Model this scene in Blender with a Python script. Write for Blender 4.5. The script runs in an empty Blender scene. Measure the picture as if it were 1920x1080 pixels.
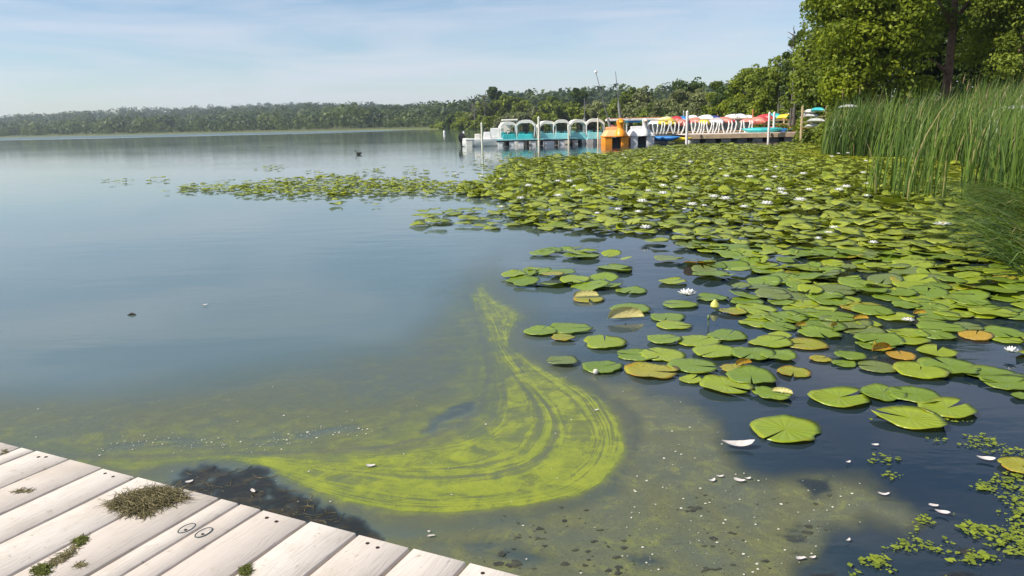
import bpy, math, random
import numpy as np
from mathutils import Vector, Matrix
random.seed(7); rng = np.random.default_rng(7)
S = bpy.context.scene
COL = S.collection
rad = math.radians
# ------------------------------------------------------------------ camera
FPX, YH, ROLL, HC = 1400.0, 234.0, 1.28, 1.5
_p = math.atan((540-YH)/FPX); _r = rad(ROLL)
_R = np.array([1., 0, 0]); _U = np.array([0, math.sin(_p), math.cos(_p)]); _F = np.array([0, math.cos(_p), -math.sin(_p)])
R2 = math.cos(_r)*_R-math.sin(_r)*_U; U2 = math.cos(_r)*_U+math.sin(_r)*_R
cam = bpy.data.cameras.new('camera'); camo = bpy.data.objects.new('camera', cam); COL.objects.link(camo)
cam.sensor_width = 36; cam.lens = FPX/1920*36; cam.clip_start = .05; cam.clip_end = 9000
camo.matrix_world = Matrix(((R2[0], U2[0], -_F[0], 0), (R2[1], U2[1], -_F[1], 0), (R2[2], U2[2], -_F[2], HC), (0, 0, 0, 1)))
S.camera = camo
# ------------------------------------------------------------------ sun, sky, exposure
SUN_EL, SUN_AZ = 44.0, 252.0            # azimuth clockwise from +Y
EXPOSURE = 0.54
SKY_STR = .092
SUN_STR = 4.2
sd = Vector((math.sin(rad(SUN_AZ))*math.cos(rad(SUN_EL)), math.cos(rad(SUN_AZ))*math.cos(rad(SUN_EL)), math.sin(rad(SUN_EL))))
sun = bpy.data.lights.new('sun', 'SUN'); sun.energy = SUN_STR; sun.angle = rad(.5); sun.color = (1, .94, .82)
suno = bpy.data.objects.new('sun', sun); COL.objects.link(suno); suno.rotation_euler = sd.to_track_quat('Z', 'Y').to_euler(); suno.location = (0, 0, 60)
W = bpy.data.worlds.new('World'); S.world = W; W.use_nodes = True
nt = W.node_tree; nt.nodes.clear()
def N(nt, t, **k):
    n = nt.nodes.new(t)
    for a, b in k.items():
        if a.startswith('i_'):
            key = a[2:]; key = int(key) if key.isdigit() else key.replace('_', ' ')
            n.inputs[key].default_value = b
        else: setattr(n, a, b)
    return n
sky = N(nt, 'ShaderNodeTexSky', sky_type='NISHITA', sun_disc=False, sun_elevation=rad(SUN_EL), sun_rotation=rad(SUN_AZ), altitude=300, air_density=1.0, dust_density=.4, ozone_density=3.0)
geo = N(nt, 'ShaderNodeNewGeometry'); L = nt.links.new
tc = N(nt, 'ShaderNodeTexCoord')
mp = N(nt, 'ShaderNodeMapping'); mp.inputs['Scale'].default_value = (1.6, 1.2, 13); mp.inputs['Rotation'].default_value = (0, rad(3), 0)
L(tc.outputs['Generated'], mp.inputs['Vector'])
nz = N(nt, 'ShaderNodeTexNoise', i_Scale=1.7, i_Detail=7, i_Roughness=.55, i_Distortion=.6); L(mp.outputs[0], nz.inputs['Vector'])
cr = N(nt, 'ShaderNodeValToRGB'); cr.color_ramp.elements[0].position = .40; cr.color_ramp.elements[1].position = .70
cr.color_ramp.elements[0].color = (0, 0, 0, 1); cr.color_ramp.elements[1].color = (.75, .75, .75, 1); L(nz.outputs[0], cr.inputs[0])
mx = N(nt, 'ShaderNodeMix', data_type='RGBA'); L(cr.outputs[0], mx.inputs[0]); L(sky.outputs[0], mx.inputs[6]); mx.inputs[7].default_value = (5.9, 6.1, 6.8, 1)
bg = N(nt, 'ShaderNodeBackground', i_Strength=SKY_STR); L(mx.outputs[2], bg.inputs[0])
L(bg.outputs[0], N(nt, 'ShaderNodeOutputWorld').inputs[0])
S.view_settings.view_transform = 'Standard'; S.view_settings.look = 'None'; S.view_settings.exposure = EXPOSURE; S.view_settings.gamma = 1
S.render.engine = 'CYCLES'; S.cycles.max_bounces = 8; S.cycles.transparent_max_bounces = 12; S.cycles.volume_bounces = 0
# ------------------------------------------------------------------ measuring helpers
def G(x, y, z=0.):
    d = (x-960)/FPX*R2-(y-540)/FPX*U2+_F; t = (z-HC)/d[2]; return (d[0]*t, d[1]*t)
def RY(x, y, Y):
    d = (x-960)/FPX*R2-(y-540)/FPX*U2+_F; t = Y/d[1]; return (d[0]*t, Y, HC+d[2]*t)
def PX(P):
    P = np.asarray(P, float)-np.array([0, 0, HC]); d = P@_F; d = np.where(d < .05, .05, d)
    return 960+FPX*(P@R2)/d, 540-FPX*(P@U2)/d
def inpoly(px, py, poly):
    ins = np.zeros(px.shape, bool); n = len(poly)
    for i in range(n):
        x0, y0 = poly[i]; x1, y1 = poly[(i+1) % n]
        if y0 == y1: continue
        c = ((y0 > py) != (y1 > py)) & (px < (x1-x0)*(py-y0)/(y1-y0)+x0); ins ^= c
    return ins
def segdist(px, py, poly, closed=True):
    d = np.full(px.shape, 1e9); n = len(poly)
    for i in range(n if closed else n-1):
        x0, y0 = poly[i]; x1, y1 = poly[(i+1) % n]; dx, dy = x1-x0, y1-y0
        t = np.clip(((px-x0)*dx+(py-y0)*dy)/(dx*dx+dy*dy+1e-9), 0, 1)
        d = np.minimum(d, np.hypot(px-x0-t*dx, py-y0-t*dy))
    return d
def sdpoly(px, py, poly):
    return segdist(px, py, poly)*np.where(inpoly(px, py, poly), 1, -1)
def vnoise(x, y, seed=0):
    xi = np.floor(x).astype(np.int64); yi = np.floor(y).astype(np.int64); fx = x-xi; fy = y-yi; fx = fx*fx*(3-2*fx); fy = fy*fy*(3-2*fy)
    def h(a, b):
        k = (a*374761393+b*668265263+seed*982451653) & 0xffffffff; k = ((k ^ (k >> 13))*1274126177) & 0xffffffff; return ((k ^ (k >> 16)) & 0xffff)/65535.
    return (h(xi, yi)*(1-fx)+h(xi+1, yi)*fx)*(1-fy)+(h(xi, yi+1)*(1-fx)+h(xi+1, yi+1)*fx)*fy
def fbm(x, y, seed=0, o=4):
    s = 0; a = .5; t = 0
    for i in range(o): s = s+a*vnoise(x*2**i, y*2**i, seed+i); t += a; a *= .5
    return s/t
def sst(a, b, x): t = np.clip((x-a)/(b-a), 0, 1); return t*t*(3-2*t)
# ------------------------------------------------------------------ object helpers
def tag(o, label=None, cat=None, group=None, kind=None):
    if label: o['label'] = label
    if cat: o['category'] = cat
    if group: o['group'] = group
    if kind: o['kind'] = kind
    return o
def empty(name, loc=(0, 0, 0), rz=0, label=None, cat=None, group=None):
    o = bpy.data.objects.new(name, None); COL.objects.link(o); o.location = loc; o.rotation_euler = (0, 0, rz); o.empty_display_size = .1
    return tag(o, label, cat, group)
def link(name, me, mat, parent=None, smooth=False):
    o = bpy.data.objects.new(name, me); COL.objects.link(o)
    if mat is not None:
        for m in (mat if isinstance(mat, (list, tuple)) else [mat]): me.materials.append(m)
    if parent: o.parent = parent
    if smooth: me.shade_smooth()
    return o
def npmesh(name, V, F, attrs=None, uv=None):
    """V (n,3); F (m,k) of constant k"""
    me = bpy.data.meshes.new(name); V = np.asarray(V, np.float32); F = np.asarray(F, np.int32); k = F.shape[1]
    me.vertices.add(len(V)); me.vertices.foreach_set('co', V.ravel()); me.loops.add(F.size); me.loops.foreach_set('vertex_index', F.ravel())
    me.polygons.add(len(F)); me.polygons.foreach_set('loop_start', np.arange(0, F.size, k, dtype=np.int32))
    try: me.polygons.foreach_set('loop_total', np.full(len(F), k, np.int32))
    except Exception: pass
    for n_, a in (attrs or {}).items():
        at = me.attributes.new(n_, 'FLOAT', 'POINT'); at.data.foreach_set('value', np.asarray(a, np.float32))
    if uv is not None:
        l = me.uv_layers.new(name='UVMap'); l.data.foreach_set('uv', np.asarray(uv, np.float32)[F.ravel()].ravel())
    me.update(calc_edges=True); return me
class MB:
    def __init__(s): s.v = []; s.f = []
    def add(s, V, F): b = len(s.v); s.v += [tuple(map(float, p)) for p in V]; s.f += [tuple(i+b for i in q) for q in F]; return s
    def box(s, c, d, rz=0, ch=0.0, taper=1.0):
        x, y, z = d[0]/2, d[1]/2, d[2]/2; ca, sa = math.cos(rz), math.sin(rz); V = []
        for sz in (-1, 1):
            k = taper if sz > 0 else 1
            for sx, sy in ((-1, -1), (1, -1), (1, 1), (-1, 1)):
                px, py = sx*x*k, sy*y*k; V.append((c[0]+px*ca-py*sa, c[1]+px*sa+py*ca, c[2]+sz*z))
        return s.add(V, [(3, 2, 1, 0), (4, 5, 6, 7), (0, 1, 5, 4), (1, 2, 6, 5), (2, 3, 7, 6), (3, 0, 4, 7)])
    def loft(s, secs, cap=True):
        n = len(secs[0]); V = [p for q in secs for p in q]; F = []
        for i in range(len(secs)-1):
            for j in range(n): k = (j+1) % n; F.append((i*n+j, i*n+k, (i+1)*n+k, (i+1)*n+j))
        if cap: F.append(tuple(range(n-1, -1, -1))); F.append(tuple((len(secs)-1)*n+j for j in range(n)))
        return s.add(V, F)
    def tube(s, pts, r, n=8, cap=True):
        pts = [Vector(p) for p in pts]; rs = r if isinstance(r, (list, tuple)) else [r]*len(pts); secs = []
        for i, p in enumerate(pts):
            d = (pts[min(i+1, len(pts)-1)]-pts[max(i-1, 0)]).normalized(); a = d.cross(Vector((0, 0, 1)))
            if a.length < .1: a = d.cross(Vector((0, 1, 0)))
            a.normalize(); b = d.cross(a)
            secs.append([tuple(p+(a*math.cos(t)+b*math.sin(t))*rs[i]) for t in [2*math.pi*j/n for j in range(n)]])
        return s.loft(secs, cap)
    def ball(s, c, r, n=10, m=7):
        r = r if isinstance(r, (list, tuple)) else (r, r, r); V = [(c[0], c[1], c[2]-r[2])]; F = []
        for i in range(1, m):
            ph = -math.pi/2+math.pi*i/m
            for j in range(n): t = 2*math.pi*j/n; V.append((c[0]+r[0]*math.cos(ph)*math.cos(t), c[1]+r[1]*math.cos(ph)*math.sin(t), c[2]+r[2]*math.sin(ph)))
        V.append((c[0], c[1], c[2]+r[2])); top = len(V)-1
        for j in range(n):
            k = (j+1) % n; F.append((0, 1+k, 1+j)); F.append((top, 1+(m-2)*n+j, 1+(m-2)*n+k))
            for i in range(m-2): F.append((1+i*n+j, 1+i*n+k, 1+(i+1)*n+k, 1+(i+1)*n+j))
        return s.add(V, F)
    def build(s, name, mat, parent=None, smooth=False, bevel=0):
        me = bpy.data.meshes.new(name); me.from_pydata(s.v, [], s.f); me.validate(); me.update(); o = link(name, me, mat, parent, smooth)
        if bevel: b = o.modifiers.new('bevel', 'BEVEL'); b.width = bevel; b.segments = 2; b.limit_method = 'ANGLE'
        if smooth and not bevel:
            try: me.set_sharp_from_angle(angle=rad(45))
            except Exception: pass
        return o
def copy_tree(o, parent=None):
    c = o.copy(); COL.objects.link(c); c.parent = parent
    for ch in list(o.children): copy_tree(ch, c)
    return c
# ------------------------------------------------------------------ materials
def newmat(name):
    m = bpy.data.materials.new(name); m.use_nodes = True; t = m.node_tree; t.nodes.clear(); o = N(t, 'ShaderNodeOutputMaterial'); return m, t, o
def math_(t, op, a, b=None, c=None, clamp=False):
    n = N(t, 'ShaderNodeMath', operation=op, use_clamp=clamp)
    for i, v in enumerate((a, b, c)):
        if v is None: continue
        if isinstance(v, (int, float)): n.inputs[i].default_value = v
        else: t.links.new(v, n.inputs[i])
    return n.outputs[0]
def mixc(t, f, a, b):
    n = N(t, 'ShaderNodeMix', data_type='RGBA')
    for i, v in ((0, f), (6, a), (7, b)):
        if isinstance(v, (int, float)): n.inputs[i].default_value = v
        elif isinstance(v, tuple): n.inputs[i].default_value = v if len(v) == 4 else (*v, 1)
        else: t.links.new(v, n.inputs[i])
    return n.outputs[2]
def noise(t, vec, scale, detail=4, rough=.55, dist=0):
    n = N(t, 'ShaderNodeTexNoise', i_Scale=scale, i_Detail=detail, i_Roughness=rough, i_Distortion=dist); t.links.new(vec, n.inputs['Vector']); return n.outputs[0]
def smstep(t, x, a, b):
    n = N(t, 'ShaderNodeMapRange', interpolation_type='SMOOTHSTEP'); t.links.new(x, n.inputs[0]); n.inputs[1].default_value = a; n.inputs[2].default_value = b; return n.outputs[0]
def attr(t, name): return N(t, 'ShaderNodeAttribute', attribute_name=name).outputs['Fac']
def M(name, col, rough=.5, var=.25, scale=6, metal=0, spec=.5, bump=0, bscale=60, dirt=0):
    m, t, o = newmat(name); p = N(t, 'ShaderNodeBsdfPrincipled', i_Roughness=rough, i_Metallic=metal); p.inputs['Specular IOR Level'].default_value = spec
    v = N(t, 'ShaderNodeTexCoord').outputs['Object']; n = noise(t, v, scale, 6)
    dk = tuple(c*(1-var) for c in col); lt = tuple(min(1, c*(1+var*.6)) for c in col); c = mixc(t, smstep(t, n, .3, .7), dk, lt)
    if dirt:
        n3 = noise(t, v, scale*.4, 8, .7); c = mixc(t, math_(t, 'MULTIPLY', smstep(t, n3, .5, .72), dirt), c, (.12, .1, .07))
    t.links.new(c, p.inputs['Base Color'])
    if bump:
        b = N(t, 'ShaderNodeBump', i_Strength=bump, i_Distance=.01); t.links.new(noise(t, v, bscale, 5), b.inputs['Height']); t.links.new(b.outputs[0], p.inputs['Normal'])
    t.links.new(p.outputs[0], o.inputs[0]); return m
def Fol(name, a, b, trans=.3, rough=.55, c2=None):
    m, t, o = newmat(name); f = attr(t, 'tint'); v = N(t, 'ShaderNodeTexCoord').outputs['Object']
    c = mixc(t, f, a, b)
    if c2: c = mixc(t, smstep(t, f, .93, .99), c, c2)
    p = N(t, 'ShaderNodeBsdfPrincipled', i_Roughness=rough); p.inputs['Specular IOR Level'].default_value = .3; t.links.new(c, p.inputs['Base Color'])
    tr = N(t, 'ShaderNodeBsdfTranslucent'); t.links.new(mixc(t, .35, c, (.16, .24, .02)), tr.inputs[0])
    ms = N(t, 'ShaderNodeMixShader', i_0=trans); t.links.new(p.outputs[0], ms.inputs[1]); t.links.new(tr.outputs[0], ms.inputs[2]); t.links.new(ms.outputs[0], o.inputs[0]); return m
# ------------------------------------------------------------------ water
def water_mat():
    m, t, o = newmat('lake_water'); v = N(t, 'ShaderNodeTexCoord').outputs['Object']
    p = N(t, 'ShaderNodeBsdfPrincipled', i_Roughness=.04, i_IOR=1.33); sx = N(t, 'ShaderNodeSeparateXYZ'); t.links.new(v, sx.inputs[0])
    n = noise(t, v, .35, 5)
    side = smstep(t, math_(t, 'ADD', sx.outputs[0], math_(t, 'MULTIPLY', n, 1.6)), -.2, 2.6)   # murkier water on the open side
    t.links.new(mixc(t, side, (.10, .145, .145), (.011, .022, .036)), p.inputs['Base Color'])
    mp = N(t, 'ShaderNodeMapping'); t.links.new(v, mp.inputs[0]); mp.inputs['Scale'].default_value = (1, 2.2, 1)
    w1 = noise(t, mp.outputs[0], 1.3, 3, .5); w2 = noise(t, mp.outputs[0], 9, 3, .5); big = smstep(t, noise(t, v, .018, 4, .6, 1.2), .35, .65)
    h = math_(t, 'ADD', math_(t, 'MULTIPLY', w1, .009), math_(t, 'MULTIPLY', w2, .0012)); h = math_(t, 'MULTIPLY', h, math_(t, 'ADD', .12, math_(t, 'MULTIPLY', big, .5)))
    b = N(t, 'ShaderNodeBump', i_Strength=1, i_Distance=1); t.links.new(h, b.inputs['Height']); t.links.new(b.outputs[0], p.inputs['Normal'])
    # a breeze ruffles the far open lake
    wn = noise(t, v, .012, 4, .6, 1.0); far_ = math_(t, 'MULTIPLY', smstep(t, math_(t, 'ADD', sx.outputs[1], math_(t, 'MULTIPLY', wn, 160)), 330, 430), smstep(t, math_(t, 'ADD', sx.outputs[0], math_(t, 'MULTIPLY', wn, 60)), 0, -70))
    t.links.new(math_(t, 'ADD', .04, math_(t, 'MULTIPLY', far_, .45)), p.inputs['Roughness'])
    t.links.new(p.outputs[0], o.inputs[0]); return m
me = npmesh('water', [(-4000, -60, 0), (2000, -60, 0), (2000, 4000, 0), (-4000, 4000, 0)], [(0, 1, 2, 3)])
tag(link('water', me, water_mat()), kind='structure')
# ------------------------------------------------------------------ terrain
SHORE = [(-1600, 1250), (-560, 800), (-300, 660), (-110, 540), (-45, 420), (-8, 380), (20, 290), (32, 190), (37, 120), (35, 85), (30, 66), (24.5, 58), (21.5, 46), (18.5, 38), (17, 31), (17, 24), (15, 17), (11, 10), (8.5, 6), (8, -30), (3500, -30), (3500, 4000), (-3500, 4000), (-3500, 1600)]
def gz(x, y):
    x = np.asarray(x, float); y = np.asarray(y, float); s = sdpoly(x, y, SHORE)
    r = np.hypot(x, y); z = np.where(s < 0, np.maximum(s*.25, -1.2), .05+.5*sst(0, 4, s)+1.0*sst(4, 25, s))
    right = sst(-.27, -.03, x/(r+1))
    hill = (sst(60, 420, s)*20+sst(300, 1100, s)*(34+22*(fbm(x/330, y/330, 5, 3)-.5)))*(1-.62*right)
    z = z+np.where(s > 0, hill+right*6*sst(30, 120, s), 0)+np.where(s > 2, (fbm(x/6, y/6, 9, 3)-.5)*.5, 0)
    return z
ang = np.radians(np.linspace(-62, 72, 420)); rr = np.geomspace(5, 3200, 330)
A_, B_ = np.meshgrid(ang, rr); X = B_*np.sin(A_); Y = B_*np.cos(A_); Z = gz(X, Y)
nA, nR = len(ang), len(rr); idx = np.arange(nA*nR).reshape(nR, nA)
F = np.stack([idx[:-1, :-1], idx[:-1, 1:], idx[1:, 1:], idx[1:, :-1]], -1).reshape(-1, 4)
keep = (Z.ravel()[F] > -.9).any(1)
me = npmesh('terrain', np.stack([X, Y, Z], -1).reshape(-1, 3), F[keep], {'shore': np.clip(sdpoly(X, Y, SHORE), -50, 50).ravel()})
def terrain_mat():
    m, t, o = newmat('bank_grass'); v = N(t, 'ShaderNodeTexCoord').outputs['Object']; p = N(t, 'ShaderNodeBsdfPrincipled', i_Roughness=.9)
    c = mixc(t, noise(t, v, .6, 8, .7), (.035, .055, .012), (.12, .13, .03)); s = attr(t, 'shore')
    c = mixc(t, smstep(t, s, 9, 1), c, (.15, .17, .04)); c = mixc(t, smstep(t, s, .5, -.5), c, (.05, .04, .02))
    t.links.new(c, p.inputs['Base Color']); b = N(t, 'ShaderNodeBump', i_Strength=.8, i_Distance=.2); t.links.new(noise(t, v, 3, 8, .7), b.inputs['Height']); t.links.new(b.outputs[0], p.inputs['Normal'])
    t.links.new(p.outputs[0], o.inputs[0]); return m
tag(link('terrain', me, terrain_mat(), smooth=True), kind='structure')
# ------------------------------------------------------------------ leaves and trees
def leafquads(C, size, tint, up=.35, elong=.6, R=None, out=None):
    R = R or rng; n = len(C); nrm = R.normal(size=(n, 3)); nrm /= np.linalg.norm(nrm, axis=1)[:, None]
    if out is not None: nrm = nrm*.8+out*.7
    nrm[:, 2] = nrm[:, 2]+up; nrm /= np.linalg.norm(nrm, axis=1)[:, None]
    a = np.cross(nrm, R.normal(size=(n, 3))); a /= np.linalg.norm(a, axis=1)[:, None]; b = np.cross(nrm, a)
    s = np.asarray(size)*R.uniform(.7, 1.3, n); s = s[:, None]
    V = np.stack([C-a*s*.5, C-b*s*.5*elong+nrm*s*.08, C+a*s*.5, C+b*s*.5*elong+nrm*s*.08], 1).reshape(-1, 3)
    return V, np.arange(n*4).reshape(-1, 4), np.repeat(tint, 4)
def crown_pts(R, lobes, ncl, per, clr):
    """lobes: list of (cx,cy,cz,rx,ry,rz); returns leaf centres, tints, outward dirs"""
    Cs = []; T = []; O = []
    vol = np.array([l[3]*l[4]*l[5] for l in lobes])**(2/3); vol = vol/vol.sum()
    for l, w in zip(lobes, vol):
        k = max(3, int(ncl*w)); d = R.normal(size=(k, 3)); d /= np.linalg.norm(d, axis=1)[:, None]; rr = R.uniform(.35, 1.0, k)**.6
        cc = np.array(l[:3])+d*rr[:, None]*np.array(l[3:]); cr_ = clr*R.uniform(.6, 1.35, k)
        for c, r_, dd in zip(cc, cr_, d):
            m = int(per*R.uniform(.6, 1.3)*(r_/clr)**2); e = R.normal(size=(m, 3)); e /= np.linalg.norm(e, axis=1)[:, None]
            q = c+e*(r_*R.uniform(.3, 1.0, m)**.5)[:, None]*np.array([1.15, 1.15, .75])
            q[:, 2] -= R.uniform(0, 1, m)**2*r_*.5*(e[:, 2] < 0)
            Cs.append(q); O.append(e); T.append(np.clip(R.uniform(.15, .75)+R.normal(size=m)*.14, 0, 1))
    return np.concatenate(Cs), np.concatenate(T), np.concatenate(O)
def tree(name, loc, lobes, ncl, per, clr, leaf, matc, matt, label, cat='tree', group=None, trunk=None, seed=1, limbs=True, up=.35):
    R = np.random.default_rng(seed); root = empty(name, loc, 0, label, cat, group)
    C, T, O = crown_pts(R, lobes, ncl, per, clr); V, F, Tt = leafquads(C, leaf, T, up=up, R=R, out=O)
    link('crown', npmesh('crown', V, F, {'tint': Tt}), matc, root)
    if trunk:
        tr, lean, th = trunk; b = MB(); pts = [Vector((lean[0]*k*k+.06*tr*4*math.sin(3*k+seed), lean[1]*k*k, -.4+(th+.4)*k)) for k in [i/8 for i in range(9)]]
        b.tube(pts, [tr*(1.35-k*.2) if i == 0 else tr*(1-.75*i/8) for i, k in enumerate(range(9))], 10)
        if limbs:
            for l in lobes[:12]:
                k = random.randint(3, 7); p0 = pts[k]; p1 = Vector(l[:3]); md = (p0+p1)/2+Vector((0, 0, .1*(p1-p0).length))
                b.tube([p0, md, p1], [tr*.4, tr*.25, tr*.06], 6)
        b.build('trunk', matt, root, True)
    return root
LEAF_BR = Fol('leaves_bright', (.09, .14, .006), (.40, .45, .03), .45)
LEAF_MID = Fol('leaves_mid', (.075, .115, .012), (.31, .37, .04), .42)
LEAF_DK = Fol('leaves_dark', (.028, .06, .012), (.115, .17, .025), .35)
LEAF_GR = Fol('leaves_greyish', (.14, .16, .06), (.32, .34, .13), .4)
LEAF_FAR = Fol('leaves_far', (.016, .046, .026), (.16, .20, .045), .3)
BARK = M('bark', (.20, .115, .08), .9, .4, 5, bump=.6, bscale=12)
BARK_G = M('bark_grey', (.12, .11, .095), .9, .3, 5)
def lob(n, c, r, s, R):
    L_ = [(c[0], c[1], c[2], r[0]*.75, r[1]*.75, r[2]*.75)]
    for i in range(n):
        d = R.normal(size=3); d /= np.linalg.norm(d); d[2] = abs(d[2])*.9-.25; k = R.uniform(.5, .85)
        L_.append((c[0]+d[0]*r[0]*k, c[1]+d[1]*r[1]*k, c[2]+d[2]*r[2]*k, r[0]*s*R.uniform(.7, 1.2), r[1]*s*R.uniform(.7, 1.2), r[2]*s*R.uniform(.6, 1.1)))
    return L_
def gpos(px, Yd):
    x, y, z = RY(px, 228, Yd); return (x, Yd, float(gz(np.array([x]), np.array([Yd]))[0]))
# big bright tree at the lake edge
R_ = np.random.default_rng(11)
x0, y0, z0 = gpos(1612, 36)
lb = [(0, 0, 6.0-z0, 2.3, 2.4, 3.2), (-1.5, -.6, 4.6-z0, 1.1, 1.3, 1.5), (-1.3, -.4, 6.6-z0, 1.4, 1.5, 1.6), (-.9, -.8, 3.3-z0, .8, .9, 1.1), (.1, -1.2, 5.2-z0, 1.3, 1.0, 1.6), (1.3, -1.0, 4.6-z0, 1.1, 1.0, 1.9), (1.2, -.6, 7.1-z0, 1.3, 1.3, 1.7), (0, 0, 8.9-z0, 1.6, 1.7, 1.5), (1.7, -.9, 3.1-z0, .7, .7, .9), (-1.2, -.2, 2.7-z0, .45, .5, .7)]
tree('broadleaf_tree', (x0, y0, z0), lb, 120, 300, .66, .2, LEAF_BR, BARK, 'tall bright yellow-green tree overhanging the left end of the cattails', trunk=(.28, (0, 0), 6.5), seed=3)
# the tree with the bare brown trunk
x0, y0, z0 = gpos(1771, 37.5)
lb = [(-.3, .6, 9.5-z0, 3.2, 2.6, 2.2), (-1.4, -.6, 6.9-z0, 1.1, 1.0, 1.2), (1.6, .2, 7.2-z0, 1.2, 1.1, 1.6), (2.2, .6, 5.2-z0, 1.1, 1.0, 1.5), (-1.6, -.4, 5.2-z0, .8, .8, .8)]
t2 = tree('broadleaf_tree', (x0, y0, z0), lb, 95, 280, .6, .17, LEAF_BR, BARK, 'tall tree with a bare reddish brown trunk rising behind the cattails', trunk=(.27, (-.25, 0), 9.5), seed=5, limbs=False)
for pp, rs in (([(-.05, -.05, 3.4-z0), (-.45, -.2, 3.68-z0), (-1.0, -.5, 3.95-z0), (-1.6, -.9, 4.15-z0)], [.11, .1, .06, .03]), ([(.0, 0, 5.4-z0), (-.7, -.3, 6.3-z0), (-1.6, -.6, 7.2-z0)], [.12, .08, .03]), ([(.0, 0, 6.0-z0), (.8, .1, 6.9-z0), (1.8, .3, 7.6-z0)], [.1, .07, .03])): b = MB(); b.tube(pp, rs, 7); b.build('limb', BARK, t2, True)
x0, y0, z0 = gpos(1915, 35)
lb = lob(8, (0, 0, 6.6-z0), (2.4, 2.4, 3.4), .5, R_)+[(-1.2, -1, 3.9-z0, 1.0, .9, 1.0)]
tree('broadleaf_tree', (x0, y0, z0), lb, 130, 280, .62, .17, LEAF_MID, BARK, 'leafy mid green tree at the right edge behind the cattails', trunk=(.3, (.3, 0), 7), seed=8)
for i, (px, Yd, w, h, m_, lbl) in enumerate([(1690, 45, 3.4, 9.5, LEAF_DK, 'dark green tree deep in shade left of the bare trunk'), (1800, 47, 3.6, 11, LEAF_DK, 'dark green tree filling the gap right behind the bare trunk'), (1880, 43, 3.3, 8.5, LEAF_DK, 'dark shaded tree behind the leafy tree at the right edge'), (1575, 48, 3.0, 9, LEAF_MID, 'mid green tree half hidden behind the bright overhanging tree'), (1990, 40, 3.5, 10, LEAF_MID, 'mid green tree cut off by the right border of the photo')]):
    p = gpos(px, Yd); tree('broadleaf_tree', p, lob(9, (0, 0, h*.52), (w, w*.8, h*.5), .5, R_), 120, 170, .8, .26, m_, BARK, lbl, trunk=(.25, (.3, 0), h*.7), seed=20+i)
for i, (px, Yd, w, h, m_, lbl) in enumerate([(1590, 37, 1.6, 2.0, LEAF_MID, 'round green shrub under the bright overhanging tree'), (1668, 37, 1.5, 2.6, LEAF_MID, 'yellow-green shrub between the bright tree and the bare trunk'), (1722, 36, 1.1, 2.1, LEAF_BR, 'bright shrub just left of the bare trunk foot'), (1840, 38, 2.0, 2.6, LEAF_DK, 'dark shrub right of the bare trunk behind the cattails'), (1905, 39, 2.2, 2.7, LEAF_DK, 'dark shrub under the leafy tree at the right edge'), (1545, 46, 1.7, 2.4, LEAF_MID, 'green shrub behind the left end of the cattails')]):
    p = gpos(px, Yd); tree('shrub', p, lob(6, (0, 0, h*.45), (w, w*.8, h*.5), .5, R_), 45, 150, .5, .2, m_, BARK, lbl, 'shrub', trunk=(.06, (.1, 0), h*.6), seed=40+i)
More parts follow.
